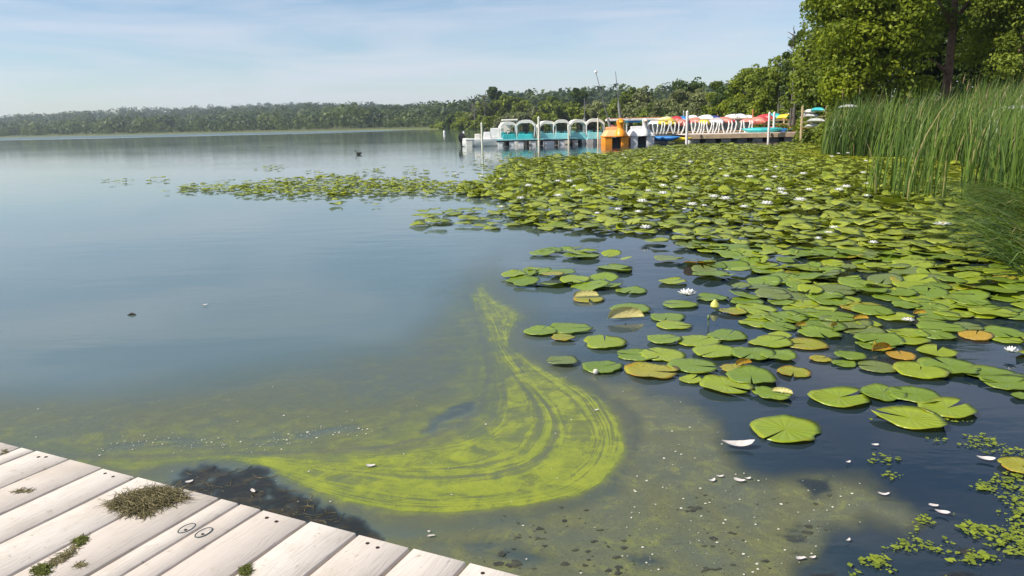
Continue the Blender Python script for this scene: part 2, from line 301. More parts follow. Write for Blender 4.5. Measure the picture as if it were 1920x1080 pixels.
# receding shore trees and the trees beyond the boats: px, topy, Y, half width px, material, label
MID = [
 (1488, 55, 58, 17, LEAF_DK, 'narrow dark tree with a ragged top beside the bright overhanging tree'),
 (1512, 85, 56, 34, LEAF_MID, 'mid green tree against the left side of the bright overhanging tree'),
 (1458, 104, 68, 32, LEAF_MID, 'rounded green tree stepping down left of the ragged dark tree'),
 (1500, 150, 62, 30, LEAF_MID, 'lower bushy tree above the orange kayaks'),
 (1425, 124, 80, 30, LEAF_MID, 'green tree over the red kayaks, second step of the descending row'),
 (1440, 165, 74, 28, LEAF_BR, 'sunny low tree behind the two tall dock posts'),
 (1392, 138, 92, 27, LEAF_BR, 'yellow-green tree over the middle of the kayak rack'),
 (1400, 178, 88, 26, LEAF_MID, 'low bushy tree right above the red kayaks'),
 (1362, 150, 104, 25, LEAF_DK, 'dark green tree with a pointed gap on its left'),
 (1344, 160, 118, 22, LEAF_MID, 'slim green tree ending the descending row of trees'),
 (1366, 190, 100, 24, LEAF_BR, 'low yellow-green tree behind the kayak rack'),
 (1322, 178, 128, 22, LEAF_GR, 'pale low tree between the round tree and the descending row'),
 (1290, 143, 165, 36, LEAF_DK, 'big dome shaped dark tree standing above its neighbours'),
 (1268, 164, 160, 24, LEAF_GR, 'greyish tree on the left shoulder of the dome shaped tree'),
 (1312, 165, 158, 22, LEAF_GR, 'greyish tree on the right shoulder of the dome shaped tree'),
 (1284, 188, 140, 26, LEAF_GR, 'low greyish green tree below the dome shaped tree'),
 (1306, 200, 132, 20, LEAF_BR, 'low yellow-green tree above the white dock post'),
 (1242, 186, 170, 22, LEAF_GR, 'low greyish tree above the right end of the white roof'),
 (1205, 165, 200, 25, LEAF_GR, 'open crowned grey-green tree right of the masts'),
 (1180, 163, 205, 20, LEAF_MID, 'green tree just right of the second mast'),
 (1222, 192, 180, 22, LEAF_MID, 'low green tree above the white swan boat'),
 (1160, 180, 210, 20, LEAF_MID, 'green tree behind the second mast'),
 (1190, 198, 185, 24, LEAF_GR, 'low grey-green tree above the orange duck boat'),
 (1083, 168, 260, 13, LEAF_DK, 'lone dark tree sticking up above the low tree line'),
 (1130, 186, 235, 24, LEAF_GR, 'grey-green tree behind the leaning mast'),
 (1148, 203, 215, 20, LEAF_MID, 'low tree just left of the second mast foot'),
 (1104, 194, 240, 20, LEAF_GR, 'pale tree behind the short grey mast'),
 (1062, 192, 260, 20, LEAF_MID, 'green tree just left of the lone dark tree'),
 (1086, 205, 238, 20, LEAF_BR, 'yellow-green bush tree below the lone dark tree'),
 (1034, 188, 285, 20, LEAF_MID, 'green tree two crowns left of the lone dark tree'),
 (1010, 192, 300, 18, LEAF_GR, 'pale tree above the tall pale mooring post'),
 (1045, 206, 262, 20, LEAF_MID, 'low tree over the middle canopies'),
 (985, 190, 310, 18, LEAF_MID, 'green tree above the second canopy'),
 (962, 186, 320, 18, LEAF_MID, 'rounded tree right of the tall fan shaped tree'),
 (1015, 210, 280, 18, LEAF_BR, 'sunny bush tree behind the mooring post'),
 (974, 208, 295, 20, LEAF_GR, 'pale low tree above the white canopies at left'),
 (940, 194, 325, 16, LEAF_MID, 'green tree at the foot of the tall fan shaped tree'),
 (930, 170, 330, 10, LEAF_DK, 'tall fan shaped tree with a thin stem left of the boats'),
 (915, 200, 335, 18, LEAF_MID, 'low green tree between the bare trees and the fan shaped tree'),
 (948, 212, 300, 18, LEAF_GR, 'low pale tree above the white motorboat'),
 (925, 216, 310, 16, LEAF_BR, 'low yellow-green bush tree left of the canopies'),
 (892, 203, 345, 18, LEAF_GR, 'greyish tree below the left bare tree'),
 (900, 218, 320, 18, LEAF_MID, 'low green tree above the black outboard motor'),
 (870, 206, 360, 18, LEAF_MID, 'green tree left of the bare trees'),
 (850, 212, 375, 16, LEAF_DK, 'dark small tree above the white buoy'),
 (872, 222, 340, 16, LEAF_BR, 'low sunny bush tree left of the outboard motor'),
]
for i, (px, ty, Yd, hw, m_, lbl) in enumerate(MID):
    p = gpos(px, Yd); top = RY(px, ty, Yd)[2]; h = max(3, (top-p[2])*(1.2 if px > 1320 else 1.1)); w = hw/FPX*Yd*(1.35 if px > 1320 else 1.15); fan = 'fan shaped' in lbl
    R3 = np.random.default_rng(100+i)
    if fan: lbs = [(0, 0, h*.8, w, w*.7, h*.14), (-w*.5, 0, h*.92, w*.6, w*.5, h*.08), (0, 0, h*.6, w*.45, w*.4, h*.12)]; rt = None
    else:
        c0 = .5 if ty > 150 else .56
        if 'lone' in lbl: c0 = .72
        lbs = lob(7, (0, 0, h*c0), (w, w*.8, h*(1-c0)*.98), .5, R3)
        if 'lone' not in lbl: lbs += [(w*.3, 0, h*.25, w*.8, w*.6, h*.24), (-w*.5, 0, h*.2, w*.6, w*.5, h*.2)]
    ls = max(.26, Yd*.0042); tree('tree', p, lbs, 60, 95 if Yd < 130 else 60, w*.24, ls, m_, BARK_G, lbl, trunk=(max(.12, h*.018), (0, 0), h*.75), seed=200+i, limbs=False)
# bare trees
def bare(px, ty, Yd, label, seed):
    R3 = random.Random(seed); p = gpos(px, Yd); h = RY(px, ty, Yd)[2]-p[2]; root = empty('bare_tree', p, 0, label, 'tree', None); b = MB()
    b.tube([(0, 0, -.3), (.2, 0, h*.5), (.4, 0, h)], [.45, .3, .1], 6); b.build('trunk', BARK_G, root, True)
    b = MB()
    for k in range(14):
        z = h*R3.uniform(.5, .9); a = R3.uniform(0, 6.28); l = h*R3.uniform(.12, .26); e = (math.cos(a)*l, math.sin(a)*l, z+l*R3.uniform(.5, 1.1)); b.tube([(.2, 0, z), (e[0]*.6, e[1]*.6, (z+e[2])/2-.2), e], [.18, .14, .07], 5)
    b.build('branches', BARK_G, root, True)
bare(890, 178, 330, 'bare grey tree, left of the two leafless ones above the outboard motor', 1)
bare(909, 176, 330, 'bare grey tree, right of the two leafless ones above the outboard motor', 2)
p = gpos(1481, 57); h = RY(1481, 48, 57)[2]-p[2]; root = empty('snag', p, 0, 'thin dead snag poking from the ragged dark tree top', 'tree'); b = MB(); b.tube([(0, 0, 0), (.1, 0, h*.6), (-.1, 0, h)], [.09, .06, .02], 6)
b.build('trunk', BARK_G, root, True); b = MB()
for k in range(9): a = k*1.3; z = h*(.78+.02*k); b.tube([(0, 0, z), (-.5*abs(math.cos(a)), .5*math.sin(a), z+.3)], [.05, .015], 5)
b.build('branches', BARK_G, root, True)
# far woodland, one mass across the lake
C = []; T = []; O = []; sz = []
R4 = np.random.default_rng(77); n = 0; tries = 34000
px = R4.uniform(-150, 1500, tries); dd = R4.uniform(0, 1, tries)**1.6
th = np.arctan((px-960)/FPX); 
rr_ = 330+1750*dd; xx = rr_*np.sin(th); yy = rr_*np.cos(th); s_ = sdpoly(xx, yy, SHORE); zz = gz(xx, yy)
ok = (s_ > 14) & (R4.uniform(0, 1, tries) < np.where(s_ < 80, .9, .55)) & ((px < 900) | (rr_ > 430)); xx, yy, zz, s_, rr_ = [a[ok] for a in (xx, yy, zz, s_, rr_)]
dens = np.argsort(R4.uniform(size=len(xx)))[:3800]; xx, yy, zz, s_, rr_ = [a[dens] for a in (xx, yy, zz, s_, rr_)]
print('far crowns', len(xx))
for x, y, z, s, r in zip(xx, yy, zz, s_, rr_):
    h = R4.uniform(8, 15)*(.45 if s < 30 else 1)*(.65+.7*float(vnoise(np.array([x/60]), np.array([y/60]), 7)[0])); w = h*R4.uniform(.4, .75); m = 60; e = R4.normal(size=(m, 3)); e /= np.linalg.norm(e, axis=1)[:, None]
    tb = R4.uniform(0, .8)**1.3+(.18 if s < 40 else 0)-(.15 if s > 300 else 0)
    C.append(np.array([x, y, z+h*.52])+e*np.array([w, w, h*.5])*R4.uniform(.7, 1, m)[:, None]); O.append(e); T.append(np.clip(tb+R4.normal(size=m)*.03, 0, 1)); sz.append(np.full(m, h*.19))
V, F, Tt = leafquads(np.concatenate(C), np.concatenate(sz), np.concatenate(T), out=np.concatenate(O)*1.4, elong=.9, R=R4)
tag(link('far_woodland', npmesh('far_woodland', V, F, {'tint': Tt}), LEAF_FAR), 'continuous dark green woodland along the far shore of the lake', 'woodland', kind='stuff')
# scrub understorey on the right and centre shore
P = []; 
for (a, b_, n_) in [((37, 118), (24.5, 62), 90), ((20, 292), (37, 120), 110), ((-45, 425), (20, 292), 120), ((24, 60), (21, 44), 34)]:
    for k in range(n_):
        q = R4.uniform(); off = R4.uniform(1.5, 10); dx, dy = b_[0]-a[0], b_[1]-a[1]; l = math.hypot(dx, dy); nx, ny = -dy/l, dx/l
        x, y = a[0]+dx*q, a[1]+dy*q
        for sg in (1, -1):
            if sdpoly(np.array([x+nx*off*sg]), np.array([y+ny*off*sg]), SHORE)[0] > 1: P.append((x+nx*off*sg, y+ny*off*sg)); break
C = []; T = []; O = []; sz = []
for x, y in P:
    r = math.hypot(x, y); h = R4.uniform(1.2, 2.8)*(1 if r < 130 else 1.5); m = 110; e = R4.normal(size=(m, 3)); e /= np.linalg.norm(e, axis=1)[:, None]; z = float(gz(np.array([x]), np.array([y]))[0]); tb = R4.uniform(.1, .9)
    C.append(np.array([x, y, z+h*.4])+e*np.array([h*.8, h*.8, h*.55])*R4.uniform(.6, 1, m)[:, None]); O.append(e); T.append(np.clip(tb+R4.normal(size=m)*.12, 0, 1)); sz.append(np.full(m, max(.22, r*.0035)))
V, F, Tt = leafquads(np.concatenate(C), np.concatenate(sz), np.concatenate(T), out=np.concatenate(O), R=R4)
tag(link('shore_scrub', npmesh('shore_scrub', V, F, {'tint': Tt}), LEAF_MID), 'low tangled scrub under the trees along the water behind the boats', 'scrub', kind='stuff')
# ------------------------------------------------------------------ algae film on the water
C0 = [(905, 515), (930, 548), (975, 572), (995, 600), (968, 622), (962, 648), (1000, 672), (1060, 700), (1130, 738), (1170, 790), (1180, 850), (1150, 900), (1090, 940), (980, 962), (850, 974), (750, 974), (650, 955), (560, 925), (500, 892), (420, 872), (340, 876), (250, 893), (120, 885), (0, 860)]
C1 = [(895, 530), (925, 590), (950, 650), (1000, 715), (1060, 760), (1095, 820), (1075, 870), (1020, 905), (930, 922), (800, 922), (680, 902), (580, 882), (480, 865), (380, 858), (260, 876), (120, 872), (0, 850)]
C2 = [(885, 545), (905, 600), (930, 680), (975, 740), (985, 790), (945, 835), (870, 862), (760, 870), (650, 868), (550, 860), (440, 852), (320, 860), (200, 872), (0, 845)]
C3 = [(865, 555), (885, 600), (898, 650), (908, 700), (895, 755), (860, 790), (800, 815), (720, 832), (600, 843), (450, 845), (300, 850), (150, 850), (0, 825)]
def resamp(c, m=60):
    w = np.array([G(*q) for q in c]); d = np.r_[0, np.cumsum(np.hypot(*np.diff(w, axis=0).T))]; u = np.linspace(0, d[-1], m)
    return np.stack([np.interp(u, d, w[:, 0]), np.interp(u, d, w[:, 1])], 1)
FLOW = [resamp(c) for c in (C0, C1, C2, C3)]
POLY_G = C0+C3[::-1]
POLY_K1 = [(-300, 745), (0, 742), (200, 738), (450, 702), (600, 680), (760, 645), (850, 575), (880, 520), (925, 500), (1010, 600), (985, 640), (1090, 690), (1200, 760), (1210, 860), (1150, 930), (1000, 985), (800, 1005), (640, 990), (540, 940), (500, 880), (330, 885), (150, 1100), (-300, 1000)]
POLY_K2 = [(1060, 690), (1180, 712), (1290, 755), (1345, 790), (1372, 850), (1400, 885), (1450, 902), (1560, 893), (1620, 898), (1700, 950), (1722, 985), (1695, 1002), (1625, 985), (1600, 1000), (1560, 1005), (1532, 1040), (1500, 1060), (1440, 1200), (600, 1200), (560, 1050), (640, 995), (760, 1000), (1000, 960), (1140, 915), (1180, 860), (1175, 790)]
HOLES = [([(325, 905), (350, 885), (400, 877), (440, 885), (485, 874), (505, 895), (520, 915), (580, 930), (640, 962), (690, 985), (720, 1010), (640, 1060), (400, 980)], 1, 7), ([(795, 806), (815, 785), (850, 762), (888, 752), (885, 772), (850, 795), (812, 812)], .85, 6), ([(1495, 905), (1560, 900), (1562, 930), (1520, 938)], .9, 8), ([(855, 1020), (930, 1018), (1000, 1040), (1035, 1055), (980, 1062), (900, 1042)], .85, 9), ([(1180, 1050), (1215, 1048), (1250, 1062), (1200, 1066)], .8, 7), ([(770, 1015), (835, 1018), (825, 1026), (770, 1024)], .5, 5), ([(1470, 990), (1495, 988), (1498, 1000), (1475, 1003)], .8, 6)]
ang = np.radians(np.linspace(-46, 44, 640)); rr = np.r_[np.linspace(1.2, 2.0, 30)[:-1], np.geomspace(2.0, 11.5, 420)]
A_, B_ = np.meshgrid(ang, rr); X = (B_*np.sin(A_)).ravel(); Y = (B_*np.cos(A_)).ravel()
pxv, pyv = PX(np.stack([X, Y, X*0], -1))
wx = (fbm(X*2.2, Y*2.2, 3)-.5)*46+(fbm(X*9, Y*9, 4)-.5)*16; wy = (fbm(X*2.2, Y*2.2, 13)-.5)*34+(fbm(X*9, Y*9, 14)-.5)*14
qx, qy = pxv+wx*.5, pyv+wy*.45
# coordinates along and across the drift
wsum = 0; fs = 0; ft = 0
for i, c in enumerate(FLOW):
    best = np.full(X.shape, 1e9); sb = np.zeros(X.shape)
    for j in range(len(c)-1):
        x0, y0 = c[j]; dx, dy = c[j+1]-c[j]; t = np.clip(((X-x0)*dx+(Y-y0)*dy)/(dx*dx+dy*dy), 0, 1); d = (X-x0-t*dx)**2+(Y-y0-t*dy)**2; m = d < best; best[m] = d[m]; sb[m] = (j+t[m])/(len(c)-1)
    w = 1/(best+1e-4)**1.2; wsum = wsum+w; fs = fs+w*sb; ft = ft+w*(i/3)
fs /= wsum; ft /= wsum
d0 = sdpoly(pxv+wx*.28+(fbm(X*26, Y*26, 38)-.5)*9, pyv+wy*.28, POLY_G)
g = sst(-6, 22, d0)*(1-.5*sst(.4, 1.0, ft))
g *= np.interp(fs, [0, .06, .2, .32, .45, .6, .72, .85, 1], [.62, .76, .78, .76, .92, 1, .98, .85, .4])
dC3 = segdist(pxv+wx*.4, pyv+wy*.4, C3, False); dC0 = segdist(pxv, pyv, C0, False)
g = np.maximum(g, np.where((d0 < 4) & (dC3 < dC0), .62*np.exp(-(dC3/75)**2)*np.interp(fs, [0, .1, .3, .6, .8, 1], [.5, .7, .75, .9, .7, .5]), 0))
# a few broad dark bands inside the drift
for f0, wd, s0, s1, am in ((.42, .035, .38, .8, .55), (.20, .02, .42, .62, .5), (.62, .03, .35, .62, .45), (.04, .012, .45, .6, .5), (.82, .03, .3, .62, .4)):
    fc = f0+.05*(fbm(fs*9, fs*0+f0*10, 21)-.5)*2; g -= am*np.exp(-((ft-fc)/wd)**2)*sst(s0, s0+.07, fs)*sst(s1, s1-.1, fs)*g
patch = sst(10, -90, np.abs(pyv-778)*1.0-20)*sst(760, 560, pxv)*sst(.45, .75, fbm(X*1.6, Y*3.2, 31, 5)); g = np.maximum(g, .5*patch*sst(690, 760, pyv)*sst(850, 800, pyv))
patch2 = sst(.48, .75, fbm(X*2.4, Y*2.4, 41, 5))*sst(900, 1040, pyv)*sst(1000, 1150, pxv)*sst(1560, 1400, pxv); g = np.maximum(g, .26*patch2)
k1 = sst(-45, 50, sdpoly(qx, qy, POLY_K1))*.8; k2 = sst(-22, 34, sdpoly(qx, qy, POLY_K2)+(fbm(X*5, Y*5, 35)-.5)*30)*.92
K = np.maximum(k1*(.62+.38*sst(700, 830, pyv)), k2)
DK = np.zeros(X.shape)
for pl, am, sf in HOLES:
    h = sst(-sf*1.8, sf*1.8, sdpoly(qx, qy, pl)+(fbm(X*16, Y*16, 36)-.5)*(26 if am == 1 else 22))*am*(1 if am == 1 else .85); h = h*sst(.2, .5, fbm(X*14, Y*14, 51, 3)+.12); K = K*(1-h); g = g*(1-h); DK = np.maximum(DK, h*(.9 if am == 1 else .4))
bl = .8*sst(.66, .78, fbm(X*7, Y*11, 61, 4))*sst(960, 1040, pyv)*sst(1150, 1250, pxv); K = K*(1-.8*bl); DK = np.maximum(DK, bl*.7)
sk = np.exp(-((ft-1.0)/.03)**2)*sst(.5, .62, fs)*sst(1, .85, fs)*0
s1_ = np.exp(-((pyv-(846-.075*(pxv-200)+8*np.sin(pxv/60)))/7)**2)*sst(150, 260, pxv)*sst(800, 640, pxv)*sst(.35, .6, fbm(X*8, Y*20, 71)); K = K*(1-.55*s1_); g = g*(1-.8*s1_)
# pale ring round the dark pool
rim = [(1365, 850), (1400, 888), (1460, 905), (1560, 893), (1625, 905), (1700, 955), (1715, 985)]
K = np.maximum(K, .0)
nA, nR = len(ang), len(rr); idx = np.arange(nA*nR).reshape(nR, nA); F = np.stack([idx[:-1, :-1], idx[:-1, 1:], idx[1:, 1:], idx[1:, :-1]], -1).reshape(-1, 4)
keep = ((K+g+DK)[F] > .01).any(1); F = F[keep]; used, inv = np.unique(F, return_inverse=True)
me = npmesh('algae_film', np.stack([X, Y, X*0+.004], -1)[used], inv.reshape(-1, 4), {'green': g[used], 'murk': K[used], 'dark': DK[used], 'fs': fs[used], 'ft': ft[used]})
def film_mat():
    m, t, o = newmat('algae_scum'); v = N(t, 'ShaderNodeTexCoord').outputs['Object']
    cv = N(t, 'ShaderNodeCombineXYZ'); t.links.new(math_(t, 'MULTIPLY', attr(t, 'fs'), 14), cv.inputs[0]); t.links.new(math_(t, 'MULTIPLY', attr(t, 'ft'), 34), cv.inputs[1])
    st = math_(t, 'ADD', math_(t, 'MULTIPLY', noise(t, cv.outputs[0], 1.0, 7, .66, .9), .6), math_(t, 'MULTIPLY', noise(t, cv.outputs[0], .33, 4, .6, 1.4), .4)); mo = noise(t, v, 9, 8, .68, .5); sp = noise(t, v, 130, 3, .6); big = noise(t, v, 1.6, 5, .6, .8)
    g = attr(t, 'green'); k = attr(t, 'murk')
    gg = math_(t, 'MULTIPLY', g, math_(t, 'ADD', -.45, math_(t, 'MULTIPLY', st, 2.45))); gg = math_(t, 'ADD', gg, math_(t, 'MULTIPLY', math_(t, 'SUBTRACT', mo, .5), math_(t, 'MULTIPLY', g, .8)))
    ga = math_(t, 'MULTIPLY', smstep(t, gg, .05, .85), .92); kk = math_(t, 'MULTIPLY', k, math_(t, 'ADD', .62, math_(t, 'MULTIPLY', mo, .62)), clamp=True)
    mc = mixc(t, smstep(t, big, .35, .65), (.135, .15, .10), (.165, .165, .072)); mc = mixc(t, smstep(t, mo, .48, .72), mc, (.20, .21, .07)); mc = mixc(t, smstep(t, sp, .62, .75), mc, (.26, .25, .13)); mc = mixc(t, smstep(t, sp, .42, .3), mc, (.07, .075, .045))
    gc = mixc(t, smstep(t, mo, .3, .7), (.21, .26, .022), (.31, .35, .025)); gc = mixc(t, smstep(t, sp, .42, .3), gc, (.13, .17, .03))
    c = mixc(t, ga, mc, gc); al = math_(t, 'MAXIMUM', math_(t, 'MULTIPLY', kk, .86), math_(t, 'MULTIPLY', ga, .96), clamp=True); dk = math_(t, 'MULTIPLY', attr(t, 'dark'), math_(t, 'ADD', .55, math_(t, 'MULTIPLY', mo, .8)), clamp=True); c = mixc(t, smstep(t, math_(t, 'SUBTRACT', dk, al), -.3, .3), c, mixc(t, smstep(t, mo, .45, .7), (.018, .018, .014), (.075, .06, .03))); al = math_(t, 'MAXIMUM', al, math_(t, 'MULTIPLY', dk, .93))
    p = N(t, 'ShaderNodeBsdfPrincipled', i_Roughness=.22, i_IOR=1.33); t.links.new(c, p.inputs['Base Color'])
    b = N(t, 'ShaderNodeBump', i_Strength=.35, i_Distance=.004); t.links.new(mo, b.inputs['Height']); t.links.new(b.outputs[0], p.inputs['Normal'])
    tr = N(t, 'ShaderNodeBsdfTransparent'); ms = N(t, 'ShaderNodeMixShader'); t.links.new(al, ms.inputs[0]); t.links.new(tr.outputs[0], ms.inputs[1]); t.links.new(p.outputs[0], ms.inputs[2]); t.links.new(ms.outputs[0], o.inputs[0]); return m
tag(link('algae_film', me, film_mat()), 'yellow-green algae scum swirling on the water in front of the dock boards', 'algae', kind='stuff')
# ------------------------------------------------------------------ lily pads
def pad_mat(name, a, b, edge, emix=.4, brown=.2):
    m, t, o = newmat(name); uv = N(t, 'ShaderNodeUVMap').outputs[0]; sx = N(t, 'ShaderNodeSeparateXYZ'); t.links.new(uv, sx.inputs[0])
    oi = N(t, 'ShaderNodeObjectInfo').outputs['Random']; tin = attr(t, 'tint'); rnd = math_(t, 'FRACT', math_(t, 'ADD', oi, tin))
    v = N(t, 'ShaderNodeNewGeometry').outputs['Position']
    r = math_(t, 'SQRT', math_(t, 'ADD', math_(t, 'POWER', sx.outputs[0], 2), math_(t, 'POWER', sx.outputs[1], 2)))
    an = math_(t, 'ARCTAN2', sx.outputs[1], sx.outputs[0]); n1 = noise(t, v, 9, 6, .65); n2 = noise(t, v, 60, 4)
    vn = math_(t, 'ABSOLUTE', math_(t, 'SINE', math_(t, 'ADD', math_(t, 'MULTIPLY', an, 8.0), math_(t, 'MULTIPLY', n1, .8)))); vein = math_(t, 'MULTIPLY', smstep(t, vn, .12, .0), math_(t, 'MULTIPLY', smstep(t, r, 1.0, .1), .28))
    c = mixc(t, rnd, a, b); c = mixc(t, smstep(t, n1, .35, .75), c, tuple(x*.8 for x in b)); c = mixc(t, vein, c, tuple(min(1, x*1.5+.03) for x in b))
    ed = math_(t, 'MULTIPLY', smstep(t, math_(t, 'ADD', r, math_(t, 'MULTIPLY', math_(t, 'SUBTRACT', n1, .5), .9)), .93-.3*brown, 1.12), emix); c = mixc(t, ed, c, edge)
    c = mixc(t, math_(t, 'MULTIPLY', smstep(t, math_(t, 'ADD', n2, math_(t, 'MULTIPLY', rnd, .06)), .66, .72), brown*2, clamp=True), c, (.10, .06, .015))
    p = N(t, 'ShaderNodeBsdfPrincipled', i_Roughness=.33); p.inputs['Specular IOR Level'].default_value = .5; t.links.new(c, p.inputs['Base Color'])
    bp = N(t, 'ShaderNodeBump', i_Strength=.4, i_Distance=.004); t.links.new(math_(t, 'ADD', vn, n1), bp.inputs['Height']); t.links.new(bp.outputs[0], p.inputs['Normal'])
    tr = N(t, 'ShaderNodeBsdfTranslucent'); t.links.new(c, tr.inputs[0]); ms = N(t, 'ShaderNodeMixShader', i_0=.18); t.links.new(p.outputs[0], ms.inputs[1]); t.links.new(tr.outputs[0], ms.inputs[2]); t.links.new(ms.outputs[0], o.inputs[0]); return m
PADM = {'green': pad_mat('pad_green', (.15, .23, .018), (.23, .33, .026), (.34, .33, .03)), 'lime': pad_mat('pad_lime', (.25, .34, .015), (.34, .41, .022), (.42, .36, .03), .5),
        'yellow': pad_mat('pad_yellowing', (.26, .31, .02), (.40, .36, .03), (.45, .20, .02), .8, .4), 'orange': pad_mat('pad_orange', (.5, .27, .02), (.55, .36, .03), (.22, .09, .02), .7, .5), 'cream': pad_mat('pad_cream', (.55, .5, .16), (.6, .52, .22), (.35, .3, .05), .6, .3), 'dull': pad_mat('pad_dull', (.15, .2, .05), (.2, .25, .06), (.2, .18, .05))}
def pad_geo(nr, rings, seed, notch=.16, wav=.03, lift=.03):
    R = random.Random(seed); a0 = R.uniform(.08, .3); V = []; U = []; F = []; ph = [R.uniform(0, 6.28) for _ in range(4)]; asp = R.uniform(.86, 1.0)
    V.append((0, 0, 0)); U.append((0, 0))
    for k in range(1, rings+1):
        q = (k/rings)**.8
        for i in range(nr+1):
            t = a0/2+(2*math.pi-a0)*i/nr; e = 1+.035*math.sin(3*t+ph[0])+.025*math.sin(5*t+ph[1])+.012*math.sin(11*t+ph[2])
            if i in (0, nr): e *= 1.02
            if q > .95 and R.random() < .10: e *= R.uniform(.86, .97)
            rr = q*e; gap = (1-q)*a0*.35; tt = t
            z = wav*q*q*math.sin(2*t+ph[3])+wav*.6*q**3*math.sin(7*t+ph[1])+lift*q**6*(.5+.5*math.sin(3*t+ph[2])); V.append((rr*math.cos(tt), rr*math.sin(tt)*asp, z)); U.append((rr*math.cos(tt), rr*math.sin(tt)))
    def id_(k, i): return 1+(k-1)*(nr+1)+i
    for i in range(nr): F.append((0, id_(1, i), id_(1, i+1)))
    for k in range(1, rings):
        for i in range(nr): F.append((id_(k, i), id_(k+1, i), id_(k+1, i+1), id_(k, i+1)))
    nb = len(V)                                             # a thin turned-down edge gives the leaf its thickness
    for i in range(nr+1): x, y, z = V[id_(rings, i)]; V.append((x*.992, y*.992, z-.012)); U.append(U[id_(rings, i)])
    for i in range(nr): F.append((id_(rings, i), nb+i, nb+i+1, id_(rings, i+1)))
    return V, U, F
def pad_me(seed, mat, nr=30, rings=4, wav=.03, lift=.03):
    V, U, F = pad_geo(nr, rings, seed, wav=wav, lift=lift); me = bpy.data.meshes.new('lily_pad'); me.from_pydata(V, [], F); uv = me.uv_layers.new(name='UVMap')
    for l in me.loops: uv.data[l.index].uv = U[l.vertex_index]
    me.materials.append(PADM[mat]); me.update(); me.shade_smooth(); return me
PADLIB = {k: [pad_me(s*7+hash_, k, wav=.012+.012*(s % 3), lift=.015+.025*(s % 4)) for s in range(6)] for hash_, k in enumerate(PADM)}
placed = []
def put_pad(x, y, r, kind, label, group=None, rz=None, tilt=(0, 0), z=None, variant=None):
    me = random.choice(PADLIB[kind]) if variant is None else PADLIB[kind][variant]
    o = bpy.data.objects.new('lily_pad', me); COL.objects.link(o); z = .006 if z is None else z
    o.location = (x, y, z); o.scale = (r, r, r); o.rotation_euler = (tilt[0], tilt[1], random.uniform(0, 6.28) if rz is None else rz); placed.append((x, y, r)); return tag(o, label, 'lily pad', group)
HERO = [ # px, py, width px, kind, label
 (1473, 808, 140, 'lime', 'large round bright green lily pad alone, nearest whole pad to the dock'), (1573, 749, 118, 'lime', 'bright pad with an open notch on its left, left of the overlapping group of three'),
 (1655, 741, 92, 'green', 'upper left pad of the overlapping group near the lower right'), (1716, 745, 100, 'green', 'upper middle pad of the overlapping group near the lower right'), (1775, 771, 112, 'lime', 'right hand pad of the overlapping group near the lower right'), (1706, 790, 128, 'lime', 'big front pad of the overlapping group near the lower right'),
 (1448, 744, 74, 'green', 'green pad carrying the folded cream leaf tip'), (1360, 729, 102, 'lime', 'bright green pad at the front edge of the cluster, beside white foam'), (1408, 712, 104, 'green', 'green pad just behind the folded cream leaf'),
 (1488, 700, 66, 'yellow', 'oval yellowing pad with brown spots lying by itself'), (1222, 699, 102, 'yellow', 'orange tinged pad at the left front of the big cluster'), (1130, 691, 80, 'green', 'single green pad beside a small white ball of fluff'), (1134, 645, 90, 'lime', 'bright pad with yellow curled rim at the left tip of the cluster'),
 (1070, 619, 84, 'green', 'green pad at the left end, overlapping its neighbour'), (1014, 624, 68, 'green', 'leftmost green pad at the edge of the algae'), (1056, 637, 46, 'yellow', 'small yellow edged pad below the leftmost pair'), (1055, 682, 58, 'dull', 'faded pad half sunk in the algae film'),
 (1181, 583, 80, 'green', 'green pad lying behind the upturned yellow leaf'), (1251, 597, 72, 'green', 'green pad right of the upturned yellow leaf, rear one of a pair'), (1264, 612, 68, 'lime', 'bright pad right of the upturned yellow leaf, front one of a pair'), (1184, 547, 60, 'green', 'small flat pad alone in open water above the upturned yellow leaf'),
 (1275, 573, 68, 'green', 'green pad just under the big white flower'), (1335, 561, 62, 'green', 'pad just right of the big white flower'), (1400, 570, 62, 'green', 'pad with a dark torn right rim beyond the big white flower'), (1262, 531, 58, 'lime', 'small bright pad in the water behind the big white flower'), (1375, 588, 54, 'yellow', 'thin yellow-brown pad in front of the yellow bud'),
 (1246, 641, 68, 'green', 'green pad at the back left of the big cluster'), (1196, 668, 82, 'green', 'green pad above the orange tinged one'), (1243, 668, 92, 'lime', 'overlapped bright pad above the orange tinged one'), (1310, 642, 86, 'lime', 'bright pad in the middle back of the big cluster'), (1364, 632, 80, 'green', 'green pad with a lifted dark lobe at the back of the big cluster'),
 (1300, 690, 96, 'green', 'wide green pad in the middle of the big cluster'), (1384, 696, 70, 'yellow', 'pad with orange tips in the middle of the big cluster'), (1340, 664, 90, 'lime', 'yellow-green pad in the centre of the big cluster'), (1410, 668, 88, 'green', 'green pad at the right back of the big cluster'), (1460, 672, 72, 'green', 'pad at the right end of the big cluster'), (1296, 714, 50, 'lime', 'small pad at the front of the big cluster'),
 (1862, 706, 104, 'green', 'wide green pad near the right edge above open dark water'), (1890, 722, 100, 'green', 'pad at the right edge overlapping the wide green one'), (1915, 747, 40, 'green', 'pad cut by the right border below the overlapping pair'), (1914, 879, 80, 'yellow', 'yellowing brown pad cut by the right border'),
 (1780, 692, 110, 'green', 'broad pad with a yellow front edge, right of the orange curled leaf'), (1725, 700, 100, 'lime', 'broad bright pad in front of the orange curled leaf'), (1690, 672, 62, 'orange', 'orange decayed pad under the curled leaf'), (1595, 672, 60, 'green', 'pad standing left of the orange curled leaf'), (1583, 684, 46, 'green', 'small pad with a reddish stalk left of the orange curled leaf'),
 (1104, 562, 62, 'yellow', 'pinkish yellow pad with a torn edge at the back left')]
